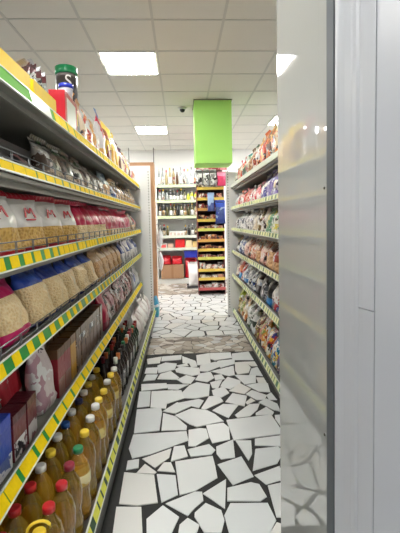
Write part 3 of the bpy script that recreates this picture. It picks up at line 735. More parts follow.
for y in (2.03, 2.145):
    pack(y, 'dark red coffee pack with a brown top', .10, .255, .075, fm((150, 30, 48)), fm((100, 66, 40)), many=True, panel=(.9, .34, .03, fm((150, 110, 96))))
pack(2.26, 'golden yellow coffee pack with a brown top', .10, .255, .075, fm((206, 150, 36)), fm((120, 84, 36)))
for i in range(7):
    pack(2.375+i*.112, 'brown coffee pack', .10, .255, .075, film(((124, 88, 64), (170, 140, 116), (84, 56, 44)), 14, seed=i), fm((112, 84, 50)), many=True, panel=(.8, .4, .12, fm((134, 104, 90))))
for i in range(11):
    pack(2.06+i*.105, 'brown topped pack in the row behind', .10, .262, .075, fm((84, 54, 44)), fm((118, 92, 58)), front=.17, many=True)
bag('p', 4, 3.235, 'crimson coffee bag', 'sweet bag', .17, .30, .09, [fm((150, 26, 60)), CRIM], (.2,), fm(C_CRIM), front=.05, name='sweet_bag')
bag('p', 4, 3.32, 'crimson coffee bag behind', 'sweet bag', .17, .31, .08, [CRIM], (), fm(C_CRIM), front=.16, name='sweet_bag')
for i in range(9):
    cols = [((196, 130, 130), (120, 60, 60), (226, 206, 200), (90, 50, 44)), ((206, 150, 156), (226, 210, 206), (140, 70, 80)), ((150, 96, 84), (206, 170, 160), (90, 50, 50))][i % 3]
    bag('p', 4, 3.475+i*.185, ['pink and brown sweet bag', 'pale pink sweet bag', 'brown and rose sweet bag'][i % 3], 'sweet bag', .178, .27, .10, [film(cols, 11, seed=i)], (), fm(cols[0]), many=True, front=.065, name='sweet_bag')
for i in range(3):
    bag('p', 4, 5.15+i*.2, 'white and blue sweet bag', 'sweet bag', .19, .25, .10, [film(((226, 228, 232), (60, 90, 160), (206, 206, 214)), 8, seed=i)], (), fm(C_WHITE), many=True, front=.045, name='sweet_bag')

# ---- pasta rack, bottom shelf: oil in three rows, dark bottles, bags of rice
z = LZ[5]; n_of = {}
CAPS = {'red': (190, 34, 40), 'maroon': (140, 28, 50), 'yellow': (240, 208, 60), 'white': (232, 232, 226), 'blue': (40, 90, 160), 'navy': (30, 40, 90), 'green': (30, 130, 80)}
rows = [(-.488, .325, ['yellow', 'red', 'red', 'maroon', 'green', 'yellow', 'white', 'white', 'yellow', 'yellow', 'white', 'yellow', 'white']),
        (-.6, .325, ['red', 'red', 'red', 'white', 'yellow', 'white', 'blue', 'white', 'navy', 'white', 'yellow', 'white', 'yellow']),
        (-.712, .325, ['red', 'white', 'yellow', 'white', 'yellow', 'blue', 'yellow', 'white', 'white', 'yellow', 'white', 'white', 'yellow'])]
for ri, (x, h, caps) in enumerate(rows):
    for i, c in enumerate(caps):
        y = (1.215 if ri == 0 else 1.17)+i*.117+ri*.03
        key = (ri, c); n_of[key] = n_of.get(key, 0)+1
        where = ('front', 'middle', 'rear')[ri]
        text = '%s oil bottle with %s cap from near end, %s row, bottom shelf' % (ORD[n_of[key]-1], c, where)
        b = bottle(text, x+RNG.uniform(-.006, .006), y, z, .0485, h+(.02 if (ri == 0 and i in (6, 7)) else 0)+RNG.uniform(-.006, .006), OIL if (i+ri) % 4 else OILD, fm(CAPS[c]), PAPER_Y if ri == 0 and i in (4, 7, 9, 11) else None, group='oil bottles on the pasta rack bottom shelf')
        if ri == 0 and i == 0:
            bm = bmesh.new(); add_tube(bm, [(.036*cos(q*pi/8), 0, .03*sin(q*pi/8)) for q in range(9)], .005, 6)
            link('carry_handle', finish(bm, 'handle'), fm(CAPS['yellow']), b, (0, 0, h*.995), (0, 0, .6))
DARKG = mat('dark_bottle', (34, 20, 18), .12, coat=.5); DGRN = mat('dark_green_bottle', (20, 50, 30), .1, coat=.5)
dark_caps = [('red', (150, 40, 40)), ('orange', (200, 110, 50)), ('green', (60, 130, 80)), ('black', (40, 38, 38)), ('wine red', (110, 30, 44)), ('orange', (206, 120, 60)), ('white', (214, 220, 210)), ('red', (170, 50, 44)), ('green', (40, 110, 70)), ('orange', (196, 100, 50)), ('black', (40, 38, 38)), ('red', (150, 40, 40))]
VLAB = film(((200, 200, 198), (220, 220, 218), (150, 150, 150)), 8, .4)
n_of = {}
for ri, x in enumerate((-.50, -.595, -.69)):
    for i in range(13):
        cn, cc = dark_caps[(i*5+ri*4+(6 if ri == 0 and i == 0 else 0)) % 12]
        y = 2.80+i*.095+ri*.02
        key = (ri, cn); n_of[key] = n_of.get(key, 0)+1
        text = '%s dark bottle with %s cap from near end, %s row, bottom shelf' % (ORD[n_of[key]-1], cn, ('front', 'middle', 'rear')[ri])
        bottle(text, x+RNG.uniform(-.006, .006), y, z, .037, .325 if i < 9 else .30, DARKG if i < 9 else DGRN, fm(cc), VLAB if ri == 0 and i % 2 == 0 else None, kind='wine', group='vinegar bottles on the pasta rack bottom shelf', name='vinegar_bottle')
RICE = film(((230, 226, 224), (222, 214, 212), (206, 190, 190), (236, 234, 232)), 7, seed=2.)
for ri in range(2):
    for i in range(6):
        bag('p', 5, 4.20+i*.243, ['white rice bag standing', 'white rice bag behind'][ri], 'rice bag', .23, (.30, .36)[ri], .14, [RICE], (), fm(C_WHITE), many=True, front=(.06, .22)[ri], tilt=.1, name='rice_bag')

# ---- snack rack: each shelf from the near end (y = 2.8) to the far end
def snacks(k, y, items, tilt=.1, front=.045):
    n = 0; f = min(1., (5.66-y)/sum(i[2]+.012 for i in items))
    for ds, cat, w, h, d, cols, zones, sealc in items:
        zz = tuple(zones); mats = []
        for q in range(len(zz)+1):
            c = cols[q] if q < len(cols) else cols[-1]
            mats.append(c if isinstance(c, bpy.types.Material) else film(c, 14, seed=n*.7+k) if isinstance(c[0], tuple) else fm(c))
        bag('s', k, y+w*f/2, ds, cat, w*f, h, d, mats, zz, fm(sealc), front=front, tilt=tilt, flat=0 if cat == 'crisp bag' else 1, name=cat.replace(' ', '_'),
            label=(.6, .26, .5, 'oval', fm(RNG.choice([C_WHITE, C_YEL, C_RED, C_BLUE, C_CREAM])), .93) if RNG.random() < .5 and d > .08 else None)
        y += (w+.012)*f; n += 1
P = lambda *c: tuple(c)
OY = P((232, 120, 40), (240, 190, 60), (200, 50, 40), (240, 220, 180))
snacks(0, 2.72, [('golden yellow crisp bag', 'crisp bag', .25, 0.36, .13, [P(C_YEL, (240, 190, 60), (200, 120, 40))], (), C_YEL),
    ('yellow crisp bag with a blue top', 'crisp bag', .27, 0.41, .14, [P((240, 200, 70), C_ORG, (250, 230, 170)), P((36, 40, 150), (50, 60, 180), C_WHITE)], (.66,), (36, 40, 150)),
    ('large orange crisp bag', 'crisp bag', .27, 0.40, .14, [OY, fm((232, 150, 60))], (.84,), C_ORG), ('orange crisp bag with brown print', 'crisp bag', .27, 0.39, .14, [P(C_ORG, C_BRN, (240, 180, 90), C_RED), P((236, 170, 90), C_WHITE)], (.8,), C_YEL),
    ('orange red crisp bag', 'crisp bag', .26, 0.37, .13, [P((220, 80, 36), (240, 160, 60), C_RED)], (), C_ORG), ('amber crisp bag with white print', 'crisp bag', .26, 0.36, .13, [P((234, 160, 50), C_WHITE, (200, 90, 40))], (), C_CREAM),
    ('dark red puff bag', 'crisp bag', .24, 0.33, .12, [P((150, 50, 40), (230, 170, 110), (60, 70, 50))], (), C_DGRN), ('brown and cream puff bag', 'crisp bag', .24, 0.31, .12, [P((170, 120, 80), (226, 200, 170), (120, 60, 40))], (), C_BRN),
    ('teal and white puff bag', 'crisp bag', .24, 0.30, .12, [P((60, 140, 140), C_WHITE, (150, 180, 170), C_RED)], (), C_TEAL), ('grey green puff bag', 'crisp bag', .23, 0.29, .12, [P((120, 140, 120), C_CREAM, (80, 110, 90))], (), C_SIL),
    ('tall red puff bag', 'crisp bag', .24, 0.34, .12, [P((214, 50, 40), (240, 190, 160), (220, 70, 50))], (), C_RED), ('bright red puff bag', 'crisp bag', .24, 0.33, .12, [P((222, 60, 44), (226, 80, 60), C_CREAM)], (), C_RED),
    ('small dark green puff bag', 'crisp bag', .2, 0.24, .10, [P((40, 100, 80), C_DGRN, C_CREAM)], (), C_DGRN)], .06)
PU = P((80, 58, 150), (130, 110, 190), (226, 220, 236), (60, 40, 120))
PK = P((226, 110, 124), (240, 220, 220), (210, 60, 84), (236, 160, 170))
snacks(1, 2.72, [('yellow purple chocolate bag', 'sweet bag', .22, .27, .11, [P(C_YEL, C_PUR, (240, 220, 120))], (), C_YEL), ('deep purple chocolate bag', 'sweet bag', .24, .28, .12, [PU, fm((70, 50, 140))], (.8,), C_PUR),
    ('purple bag with a white middle', 'sweet bag', .24, .28, .12, [fm(C_PUR), P((226, 222, 234), C_PUR), fm((90, 66, 160))], (.3, .62), C_PUR), ('lilac and white chocolate bag', 'sweet bag', .23, .27, .12, [P((150, 136, 200), C_WHITE, C_PUR)], (), C_PUR),
    ('indigo chocolate bag', 'sweet bag', .23, .27, .12, [P((56, 60, 140), (120, 120, 190), C_WHITE)], (), C_NAVY), ('pink and white marshmallow bag', 'sweet bag', .23, .22, .12, [PK], (), C_PINK), ('rose marshmallow bag with red print', 'sweet bag', .23, .22, .12, [P((232, 150, 160), (210, 50, 70), C_WHITE)], (), C_WHITE),
    ('white marshmallow bag with pink print', 'sweet bag', .23, .22, .12, [P(C_WHITE, (232, 130, 150), (226, 90, 110))], (), C_WHITE), ('salmon pink wafer bag', 'sweet bag', .22, .21, .12, [P((232, 140, 120), (240, 210, 200), (214, 80, 70))], (), C_PINK),
    ('red and white wafer bag', 'sweet bag', .22, .22, .12, [P((214, 70, 70), (240, 226, 220), (226, 120, 110))], (), C_RED), ('pale rose wafer bag', 'sweet bag', .22, .21, .12, [P((236, 180, 180), (222, 110, 110), C_WHITE)], (), C_PINK),
    ('coral wafer bag', 'sweet bag', .22, .21, .12, [P((226, 100, 84), (240, 200, 180))], (), C_ORG), ('light grey wafer bag', 'sweet bag', .19, .2, .11, [P((200, 200, 200), (226, 140, 130))], (), C_SIL)])
snacks(2, 2.72, [('white bag with a red base', 'sweet bag', .25, .26, .12, [fm((206, 60, 60)), P((232, 230, 228), (60, 120, 170), (40, 44, 60), C_WHITE), fm((226, 196, 184))], (.24, .62), C_CREAM), ('beige pink biscuit bag', 'biscuit bag', .24, .29, .12, [P((222, 206, 200), (60, 60, 70), (232, 228, 224)), P((206, 170, 150), (226, 200, 184))], (.5,), C_CREAM),
    ('white bag with green and yellow print', 'biscuit bag', .24, .28, .12, [P((226, 214, 90), (232, 230, 220), (90, 170, 110)), P((226, 232, 224), (110, 180, 130))], (.4,), C_WHITE), ('mint green biscuit bag', 'biscuit bag', .22, .27, .12, [P((150, 190, 160), C_WHITE, (80, 150, 110), (230, 220, 120))], (), C_WHITE),
    ('plain white biscuit bag', 'biscuit bag', .23, .27, .12, [P(C_WHITE, (222, 214, 204), (190, 180, 170))], (), C_WHITE), ('olive brown nut bag', 'biscuit bag', .2, .28, .11, [P((120, 100, 60), (70, 60, 44), (206, 190, 150))], (), C_BRN),
    ('cream bag with a dark edge', 'biscuit bag', .22, .26, .12, [P((222, 206, 180), (80, 70, 60), (232, 226, 214))], (), C_CREAM), ('pale grey biscuit bag', 'biscuit bag', .22, .25, .12, [P((206, 206, 208), (232, 232, 232), (150, 150, 156))], (), C_SIL),
    ('white bag with grey print', 'biscuit bag', .22, .26, .12, [P((232, 232, 232), (170, 172, 178), C_WHITE)], (), C_WHITE), ('dark grey topped white bag', 'biscuit bag', .22, .26, .12, [P((226, 226, 228), (190, 190, 196)), fm((70, 70, 76))], (.8,), C_BLK),
    ('silver white biscuit bag', 'biscuit bag', .22, .24, .12, [P((214, 214, 216), (120, 124, 136), C_WHITE)], (), C_SIL), ('grey blue biscuit bag', 'biscuit bag', .22, .23, .12, [P((160, 168, 184), C_WHITE)], (), C_SIL), ('whitish far end biscuit bag', 'biscuit bag', .2, .23, .11, [P((220, 220, 216), (150, 150, 140))], (), C_WHITE)])
BI = lambda: BISCUIT
snacks(3, 2.72, [('amber yellow biscuit bag', 'biscuit bag', .24, .26, .13, [P((232, 170, 50), (180, 60, 40), (240, 210, 120))], (), C_YEL), ('maroon and gold biscuit bag', 'biscuit bag', .24, .27, .13, [BISCUIT, P((120, 40, 36), (226, 150, 70), (240, 220, 200))], (.4,), C_RED),
    ('brown bag with red and white print', 'biscuit bag', .24, .27, .13, [BISCUIT, P((150, 70, 50), (232, 226, 226), (170, 40, 44))], (.35,), C_BRN), ('clear bag of round biscuits', 'biscuit bag', .25, .27, .13, [BISCUIT, P((206, 150, 130), (230, 210, 200), (110, 70, 60))], (.6,), C_CREAM),
    ('pinkish bag of sugared biscuits', 'biscuit bag', .25, .27, .13, [P((226, 170, 160), (240, 214, 200), (170, 90, 70))], (), C_PINK), ('brown sugar biscuit bag', 'biscuit bag', .25, .27, .13, [BISCUIT, P((170, 100, 70), (226, 190, 170))], (.5,), C_BRN),
    ('peach coloured biscuit bag', 'biscuit bag', .24, .26, .13, [P((230, 180, 150), (200, 110, 90), (240, 226, 210))], (), C_CREAM), ('red brown biscuit bag', 'biscuit bag', .24, .27, .13, [P((150, 60, 50), (220, 150, 120), (100, 50, 40))], (), C_RED),
    ('pale sugared biscuit bag', 'biscuit bag', .24, .26, .13, [P((236, 216, 204), (206, 140, 120), (226, 190, 180))], (), C_CREAM), ('dark navy wafer bag', 'biscuit bag', .22, .26, .12, [P((40, 46, 90), (90, 100, 150), (206, 206, 214))], (), C_NAVY), ('light blue wafer bag', 'biscuit bag', .22, .26, .12, [P((170, 190, 220), (60, 80, 140), C_WHITE)], (), C_BLUE),
    ('black and tan wafer bag', 'biscuit bag', .2, .25, .12, [P((50, 44, 44), (190, 150, 110))], (), C_BLK)], .16)
snacks(4, 2.72, [('dark red and navy bag', 'snack bag', .25, .27, .14, [P((130, 30, 44), (40, 50, 110), (200, 190, 196))], (), C_RED), ('crimson bag with silver print', 'snack bag', .25, .28, .14, [P((150, 34, 50), (190, 190, 196), (60, 40, 60))], (), C_SIL),
    ('white bag with a red corner', 'snack bag', .25, .29, .14, [P((226, 226, 230), (170, 40, 60), (90, 110, 170)), P((236, 236, 236), (206, 206, 210))], (.5,), C_WHITE), ('bright blue based black bag', 'snack bag', .25, .31, .14, [P((40, 110, 190), (60, 140, 210)), P((44, 44, 50), (80, 84, 92), (30, 30, 34))], (.3,), C_BLK),
    ('charcoal grey bag', 'snack bag', .25, .32, .14, [P((54, 54, 60), (100, 104, 112), (190, 190, 196))], (), C_BLK), ('black bag with a white band', 'snack bag', .25, .31, .14, [fm(C_BLK), P(C_WHITE, (170, 176, 190)), fm((50, 50, 56))], (.4, .6), C_BLK),
    ('blue and white sunflower seed bag', 'snack bag', .25, .30, .14, [P((50, 120, 200), C_WHITE, (40, 80, 160)), P((220, 226, 232), (110, 120, 130))], (.4,), C_SIL), ('silver white seed bag', 'snack bag', .25, .31, .14, [P((206, 210, 216), (110, 110, 116), C_WHITE)], (), C_SIL), ('white seed bag with blue base', 'snack bag', .24, .28, .13, [fm((60, 130, 200)), P((232, 232, 232), (150, 160, 180))], (.25,), C_WHITE),
    ('red and white seed bag', 'snack bag', .22, .27, .13, [P((200, 50, 44), C_WHITE, (150, 40, 40))], (), C_RED), ('scarlet bag with a blue base', 'snack bag', .22, .27, .13, [fm((70, 150, 210)), P((206, 60, 40), (230, 140, 90))], (.35,), C_RED), ('cream and navy seed bag', 'snack bag', .2, .26, .12, [P((220, 206, 186), (50, 60, 110))], (), C_CREAM)], .12)
snacks(5, 2.60, [('magenta party snack bag', 'snack bag', .26, .34, .16, [P((200, 24, 110), (226, 60, 140), (150, 16, 80))], (), C_MAG), ('magenta bag with white print', 'snack bag', .26, .33, .16, [P((206, 36, 120), C_WHITE, (170, 20, 90))], (), C_MAG), ('plum and white snack bag', 'snack bag', .26, .30, .16, [P((110, 40, 110), C_WHITE, (200, 60, 120), (40, 40, 110))], (), C_PUR),
    ('teal and blue snack bag', 'snack bag', .27, .31, .16, [P((40, 130, 160), (40, 60, 150), C_WHITE, C_YEL)], (), C_BLUE), ('multicoloured snack bag with round print', 'snack bag', .28, .32, .17, [P((230, 170, 50), (60, 130, 80), (190, 50, 50), (226, 226, 210), (60, 70, 150))], (), C_GRN), ('orange and green snack bag', 'snack bag', .28, .33, .17, [P((226, 150, 60), (120, 160, 70), (230, 210, 160), (180, 70, 40))], (), C_YEL),
    ('brown and lime snack bag', 'snack bag', .28, .33, .17, [P((130, 84, 60), (190, 190, 80), (226, 206, 170))], (), C_BRN), ('big white bag with dark stripes', 'snack bag', .30, .37, .18, [P((206, 210, 212), (226, 228, 228)), fm((50, 60, 54)), P((220, 222, 222), (150, 160, 150)), fm((60, 74, 66))], (.3, .44, .8), C_SIL), ('big grey and green bag', 'snack bag', .30, .37, .18, [P((170, 180, 174), (60, 90, 70), (226, 228, 226))], (), C_DGRN),
    ('cream and orange popcorn bag', 'snack bag', .28, .37, .17, [P((230, 206, 160), (206, 130, 70), (240, 230, 210))], (), C_CREAM), ('pale popcorn bag with green print', 'snack bag', .28, .36, .17, [P((230, 222, 196), (150, 170, 90), (214, 150, 100))], (), C_CREAM), ('lime yellow popcorn bag', 'snack bag', .26, .44, .16, [P((226, 214, 150), (206, 150, 90)), P((206, 220, 70), (180, 200, 50))], (.55,), (206, 220, 70))], .1, .05)

# ================================================================== beyond the racks
# brown card display stand and white bags behind the pasta rack
cardm = mat('brown_card', (200, 154, 118), .7, bscale=12, vary=.1)
t = thing('card_display_stand', 'tall brown cardboard display stand behind the pasta rack end', 'display stand', (-.54, 6.12, 0))
bm = bmesh.new(); add_box(bm, -.3, .14, -.12, .12, 0, 2.36, 0, .004); link('carcass', finish(bm, 'carcass'), cardm, t)
bm = bmesh.new(); add_box(bm, -.3, .14, -.125, -.1205, 2.0, 2.30); link('header', finish(bm, 'header'), fm((206, 160, 120)), t)
for s in (-.26, .13):
    bm = bmesh.new(); add_tube(bm, [(s, .1, 2.361), (s, .1, 2.62)], .007, 6); link('rod', finish(bm, 'rod'), WIRE, t)
for i, (zz, h) in enumerate(((.66, .34), (1.02, .36))):
    t = thing('carrier_bag', ['lower white plastic bag hanging beside the brown card stand', 'upper white plastic bag hanging beside the brown card stand'][i], 'bag', (-.339, 6.14, zz), (0, 0, pi/2))
    link('bag_body', bag_mesh(.20, h, .08, (), 2+i, 0), fm((226, 228, 232)), t); link('top_seal', seal_mesh(.17, .022, 1), fm(C_WHITE), t, (0, 0, h*.97))
    bm = bmesh.new(); add_tube(bm, [(0, 0, h*.98), (0, .03, h+.02), (0, .062, h+.02)], .004, 6); link('hang_hook', finish(bm, 'hook'), WIRE, t)
t = thing('bottle_pack', 'blue and teal shrink wrapped pack on the floor behind the pasta rack', 'bottle pack', (-.47, 5.865, 0.004))
bm = bmesh.new()
for i in range(2):
    for j in range(2): add_lathe(bm, [(.05, 0), (.052, .2), (.03, .27), (.02, .3)], 12, 0, -.05+i*.1, -.05+j*.1)
link('bottles', finish(bm, 'bottles'), fm((60, 150, 190)), t)
bm = bmesh.new(); add_box(bm, -.105, .105, -.105, .105, .02, .2, 0, .03); link('wrap', finish(bm, 'wrap'), film(((30, 110, 170), (60, 160, 180), (220, 230, 236)), 4), t)

# drinks shelving on the back wall
before = set(bpy.data.objects)
W0, W1, DY0, DY1 = -.58, .36, 8.85, 9.26
t = thing('wall_shelving', 'white wall shelving of bottles at the end of the aisle', 'shelving', (0, 0, 0))
bm = bmesh.new(); add_box(bm, W0, W1, DY1, DY1+.02, 0, 2.3); link('back_panel', finish(bm, 'wback'), mat('shelving_back', (214, 216, 214), .6), t)
for x in (W0-.03, W1):
    bm = bmesh.new(); add_box(bm, x, x+.03, DY0+.02, DY1+.02, 0, 2.3); link('upright', finish(bm, 'wup'), WHITE_METAL, t)
    
BZ = [2.28, 1.93, 1.57, 1.125, .84]
for i, zz in enumerate(BZ):
    bm = bmesh.new(); add_box(bm, W0, W1, DY0+.01, DY1, zz-.05, zz-.03); S = link('shelf', finish(bm, 'wshelf'), WHITE_METAL, t)
    bm = bmesh.new(); add_box(bm, W0, W1, DY0-.005, DY0+.01, zz-.06, zz); link('price_rail', finish(bm, 'wrail'), mat('pale_green_rail', (206, 222, 180), .4) if i < 3 else RAIL_W, S)
bm = bmesh.new(); add_box(bm, W0, W1, DY0+.03, DY1, 0, .12); link('base_plinth', finish(bm, 'wbase'), WHITE_METAL, t)
GL = {'clear': mat('clear_bottle', (206, 214, 214), .08, trans=.5, coat=.4), 'pale': mat('pale_amber_bottle', (196, 180, 130), .1, trans=.4, coat=.4), 'black': mat('black_bottle', (24, 22, 24), .1, coat=.5),
      'olive': mat('olive_bottle', (90, 84, 40), .1, trans=.2, coat=.5), 'yellow': fm((214, 224, 60)), 'brown': mat('brown_bottle', (84, 54, 30), .1, coat=.5)}
LABW, LABC = fm((228, 228, 224)), film(((226, 222, 206), (190, 150, 90), (120, 40, 40)), 16)
ORDN = ['top', 'second', 'third', 'fourth', 'fifth']
tiers = [['clear', 'clear', 'pale', 'pale', 'pale', 'brown', 'clear', 'clear', 'clear', 'clear', 'clear'],
         ['clear', 'clear', 'clear', 'black', 'black', 'black', 'black', 'olive', 'yellow', 'yellow', 'yellow'],
         ['brown', 'black', 'olive', 'olive', 'olive', 'black', 'olive', 'brown', 'olive', 'olive', 'pale'],
         ['black', 'black', 'olive', None, None, None, None, 'black', 'black', 'black', 'olive']]
cn = {}
for k, row in enumerate(tiers):
    for i, c in enumerate(row):
        x = W0+.06+i*(W1-W0-.12)/10
        if c is None: continue
        cn[(k, c)] = cn.get((k, c), 0)+1
        text = '%s %s bottle along the %s shelf of the back wall shelving' % (ORD[cn[(k, c)]-1], c, ORDN[k])
        h = (.40, .27, .30, .27)[k]*(1+.08*sin(i*2.3)); r = .033
        bottle(text, x, DY0+.07, BZ[k]-.03, r, h*(.8 if c == 'yellow' else 1), GL[c], fm([C_WHITE, C_RED, C_BLK, C_SIL, C_YEL][(i*3+k) % 5]), LABW if (k == 1 and c == 'black') or i % 3 == 0 else LABC if i % 3 == 1 else None, kind='wine', group='bottles on the back wall shelving', name='drink_bottle', n=12)
def small_box(label, cat, x, y, zz, w, d, h, m, name='carton', group=None, band=None, rz=0.):
    t = thing(name, label, cat, (x, y, zz+.0008), (0, 0, rz), group)
    link('box', box_mesh(round(w, 3), round(d, 3), round(h, 3)), m, t)
    if band: link('front_print', box_mesh(round(w*.7, 3), .0016, round(h*.5, 3), .0003), band, t, (0, -d/2-.0008, h*.25))
    return t
for i, x in enumerate((-.28, -.193, -.106, -.026)):
    small_box('%s small white pack between the dark bottles, back wall fourth shelf' % ORD[i], 'pack', x, DY0+.08, BZ[3]-.03, .085, .1, .12, LABW, 'small_pack', 'white packs on the back shelving', fm((206, 190, 180)))
for i, (x, w, h, c, ds) in enumerate(((-.46, .15, .13, (214, 206, 200), 'white and red pack'), (-.30, .13, .12, (206, 170, 150), 'beige pack'), (-.08, .22, .22, (214, 40, 44), 'bright red box'), (.12, .14, .20, (232, 210, 170), 'cream box'), (.27, .12, .16, (222, 190, 130), 'tan box'))):
    small_box('%s on the lowest board of the back wall shelving' % ds, 'box', x, DY0+.12, BZ[4]-.03, w, .16, h, fm(c), 'carton', 'boxes low on the back shelving', fm((226, 90, 90)) if i == 0 else None)
t = small_box('brown cardboard carton under the back wall shelving', 'carton', -.27, 8.99, .12, .52, .26, .32, mat('kraft_card', (166, 128, 98), .8, bscale=8, vary=.08))
link('tape', box_mesh(.05, .262, .322, .001), mat('tape_tan', (150, 110, 76), .3), t)
for i, (x, y, w, h, d) in enumerate(((-.42, 8.99, .26, .20, .16), (-.16, 8.99, .26, .18, .16))):
    t = thing('red_bag', ['red plastic bag on the brown carton, wall side', 'red plastic bag on the brown carton, beside the crate'][i], 'bag', (x, y, .4435)); link('bag_body', bag_mesh(w, h, d, (), i, 1), fm((200, 30, 44)), t); link('top_seal', seal_mesh(round(w*.8, 3), .022, i), fm(C_RED), t, (0, 0, h*.97))
t = thing('red_bag', 'tall red bag beside the brown carton under the shelving', 'bag', (.16, 8.98, .121)); link('bag_body', bag_mesh(.28, .46, .2, (), 3, 1), fm((196, 26, 42)), t); link('top_seal', seal_mesh(.22, .022, 3), fm(C_RED), t, (0, 0, .45))
t = thing('plastic_crate', 'blue plastic crate under the lowest back wall shelf', 'crate', (.17, 9.0, .6))
bm = bmesh.new(); add_box(bm, -.16, .16, -.11, .11, 0, .01)
add_box(bm, -.16, .16, -.11, -.102, .01, .15); add_box(bm, -.16, .16, .102, .11, .01, .15); add_box(bm, -.16, -.152, -.102, .102, .01, .15); add_box(bm, .152, .16, -.102, .102, .01, .15)
link('crate_body', finish(bm, 'crate'), fm((44, 56, 170)), t)
bm = bmesh.new(); add_box(bm, -.165, .165, -.116, -.1105, .125, .155); link('rim', finish(bm, 'rim'), fm((60, 70, 190)), t)
for o in set(bpy.data.objects)-before:
    if not o.parent: o.location.x += .045
# white sack on a low dark tray
t = thing('low_tray', 'low dark tray on the floor before the back shelving', 'tray', (.30, 8.3, .003)); bm = bmesh.new(); add_box(bm, -.2, .2, -.16, .16, .0, .03, 0, .006); link('tray_base', finish(bm, 'tray'), mat('dark_plastic', (60, 60, 64), .5), t)
bm = bmesh.new()
add_box(bm, -.2, .2, -.16, -.15, .031, .055); add_box(bm, -.2, .2, .15, .16, .031, .055); link('rim', finish(bm, 'rim'), mat('dark_plastic', (60, 60, 64), .5), t)
t = thing('white_sack', 'white translucent sack standing on the dark tray', 'sack', (.30, 8.3, .034)); link('bag_body', bag_mesh(.34, .52, .24, (), 4, 1), fm((228, 226, 228)), t); link('top_seal', seal_mesh(.26, .022, 4), fm(C_WHITE), t, (0, 0, .51))

# tall sweets display with yellow lips, facing the aisle
X0, X1, Y0, Y1 = .315, .835, 7.40, 7.82
t = thing('sweets_display', 'tall narrow red display with yellow lipped tiers facing the aisle', 'display stand', (0, 0, 0))
dred = mat('dark_red_panel', (96, 26, 30), .5)
bm = bmesh.new(); add_box(bm, X0, X1, Y1-.02, Y1, 0, 2.42); link('back_panel', finish(bm, 'dback'), mat('display_back', (60, 30, 30), .6), t)
for x in (X0, X1-.012):
    bm = bmesh.new(); add_box(bm, x, x+.012, Y0+.01, Y1-.02, 0, 2.35); link('side_panel', finish(bm, 'dside'), dred, t)
bm = bmesh.new(); add_box(bm, X0-.01, X1+.06, Y0-.02, Y0+.0, 2.40, 2.54, 0, .004); H = link('header', finish(bm, 'header'), film(((226, 150, 160), (170, 60, 70), (236, 214, 210)), 7), t)
bm = bmesh.new(); add_box(bm, X0, X1, Y0+.0, Y1, 2.42, 2.44); link('top_board', finish(bm, 'top'), dred, t)
lips = [2.09, 1.89, 1.69, 1.48, 1.30, 1.09, .91, .745, .515, .345, .15]
ylip = [mat('yellow_lip', (222, 190, 84), .4), mat('orange_lip', (214, 160, 84), .4), mat('lime_lip', (208, 208, 96), .4)]
pal = [((214, 210, 206), (150, 150, 156), C_WHITE), ((170, 60, 60), (220, 160, 140), (120, 40, 50)), ((150, 40, 44), (226, 130, 60), (90, 30, 36)), ((120, 34, 40), (190, 80, 50), (230, 190, 140)), ((196, 120, 90), (226, 190, 170), (140, 60, 50)), ((150, 80, 50), (226, 160, 100)),
       ((120, 60, 44), (206, 150, 110)), ((150, 70, 60), (220, 190, 170)), ((226, 220, 214), (190, 110, 90), C_WHITE), ((200, 140, 110), (232, 226, 220)), ((206, 200, 196), (150, 70, 60), C_WHITE)]
names = ['silver white', 'rose red', 'dark red', 'crimson brown', 'peach', 'caramel', 'brown', 'rust', 'white', 'tan', 'grey white']
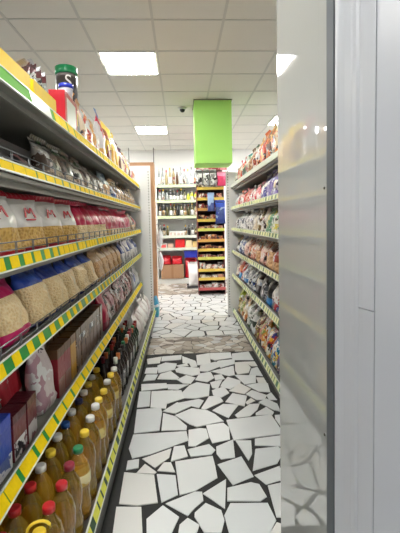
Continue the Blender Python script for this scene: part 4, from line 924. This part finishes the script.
for k, zz in enumerate(lips):
    bm = bmesh.new(); add_box(bm, X0+.012, X1-.012, Y0+.01, Y1-.02, zz-.05, zz-.035); S = link('tier', finish(bm, 'tier'), dred, t)
    bm = bmesh.new(); add_box(bm, X0, X1, Y0-.012, Y0+.008, zz-.055, zz, 0, .002); link('price_lip', finish(bm, 'lip'), ylip[(0, 0, 1, 0, 2, 1, 0, 2, 0, 0, 1)[k]] if k < 10 else fm((190, 90, 90)), S)
    n = 4; w = (X1-X0-.05)/n
    for i in range(n):
        h = ((.26 if k == 0 else lips[k-1]-zz-.055)-.02)*(.82+.16*sin(i*1.9+k)); h = max(.06, h)
        small_box('%s %s sweets box from the bottle side on display tier %s' % (ORD[i], names[k], ORD[k]), 'sweets box', X0+.025+w*(i+.5), Y0+.10, zz-.035, w*.9, .15, h, film(pal[k], 14, seed=i+k), 'sweets_box', 'boxes on the sweets display', None)
for i, (x, zz, w, h, c) in enumerate(((.75, 1.38, .2, .44, C_BLUE), (.575, 1.62, .135, .34, (150, 176, 214)))):
    q = thing('hanging_bag', ['large blue bag hung on the front of the sweets display', 'small pale blue bag hung beside the large blue bag'][i], 'bag', (x, Y0-.10, zz), (0, 0, 0), 'blue bags on the sweets display')
    link('bag_body', bag_mesh(w, h, .09, (.2, .7), i, 0), [fm((40, 60, 130)), film((c, (150, 170, 210), (50, 70, 140)), 6), fm(c)], q); link('top_seal', seal_mesh(round(w*.85, 3), .022, i), fm(c), q, (0, 0, h*.975))
    bm = bmesh.new(); add_tube(bm, [(0, .0, h*.99), (0, .03, h+.03), (0, .0865, h+.035)], .004, 6); link('hang_hook', finish(bm, 'hook'), WIRE, q)
q = thing('pink_toy_bag', 'bright pink bag near the top of the sweets display', 'bag', (.80, Y0-.06, 2.10), (.03, 0, .1)); link('bag_body', bag_mesh(.2, .26, .09, (.7,), 2, 0), [fm((226, 60, 110)), fm((232, 140, 170))], q); link('top_seal', seal_mesh(.17, .022, 2), fm(C_PINK), q, (0, 0, .25))
for i in range(3):
    q = thing('hanging_bag', ['first', 'second', 'third'][i]+' grey white bag hung at the top of the sweets display', 'bag', (.36+i*.135, Y0-.06, 2.12), (.03, 0, .05), 'grey bags on the sweets display'); link('bag_body', bag_mesh(.13, .28, .07, (.75,), i, 0), [film(((214, 214, 212), (140, 140, 140), (232, 232, 230)), 9, seed=i), fm((90, 90, 90))], q); link('top_seal', seal_mesh(.11, .022, i), fm(C_SIL), q, (0, 0, .27))
bpy.context.view_layer.update()
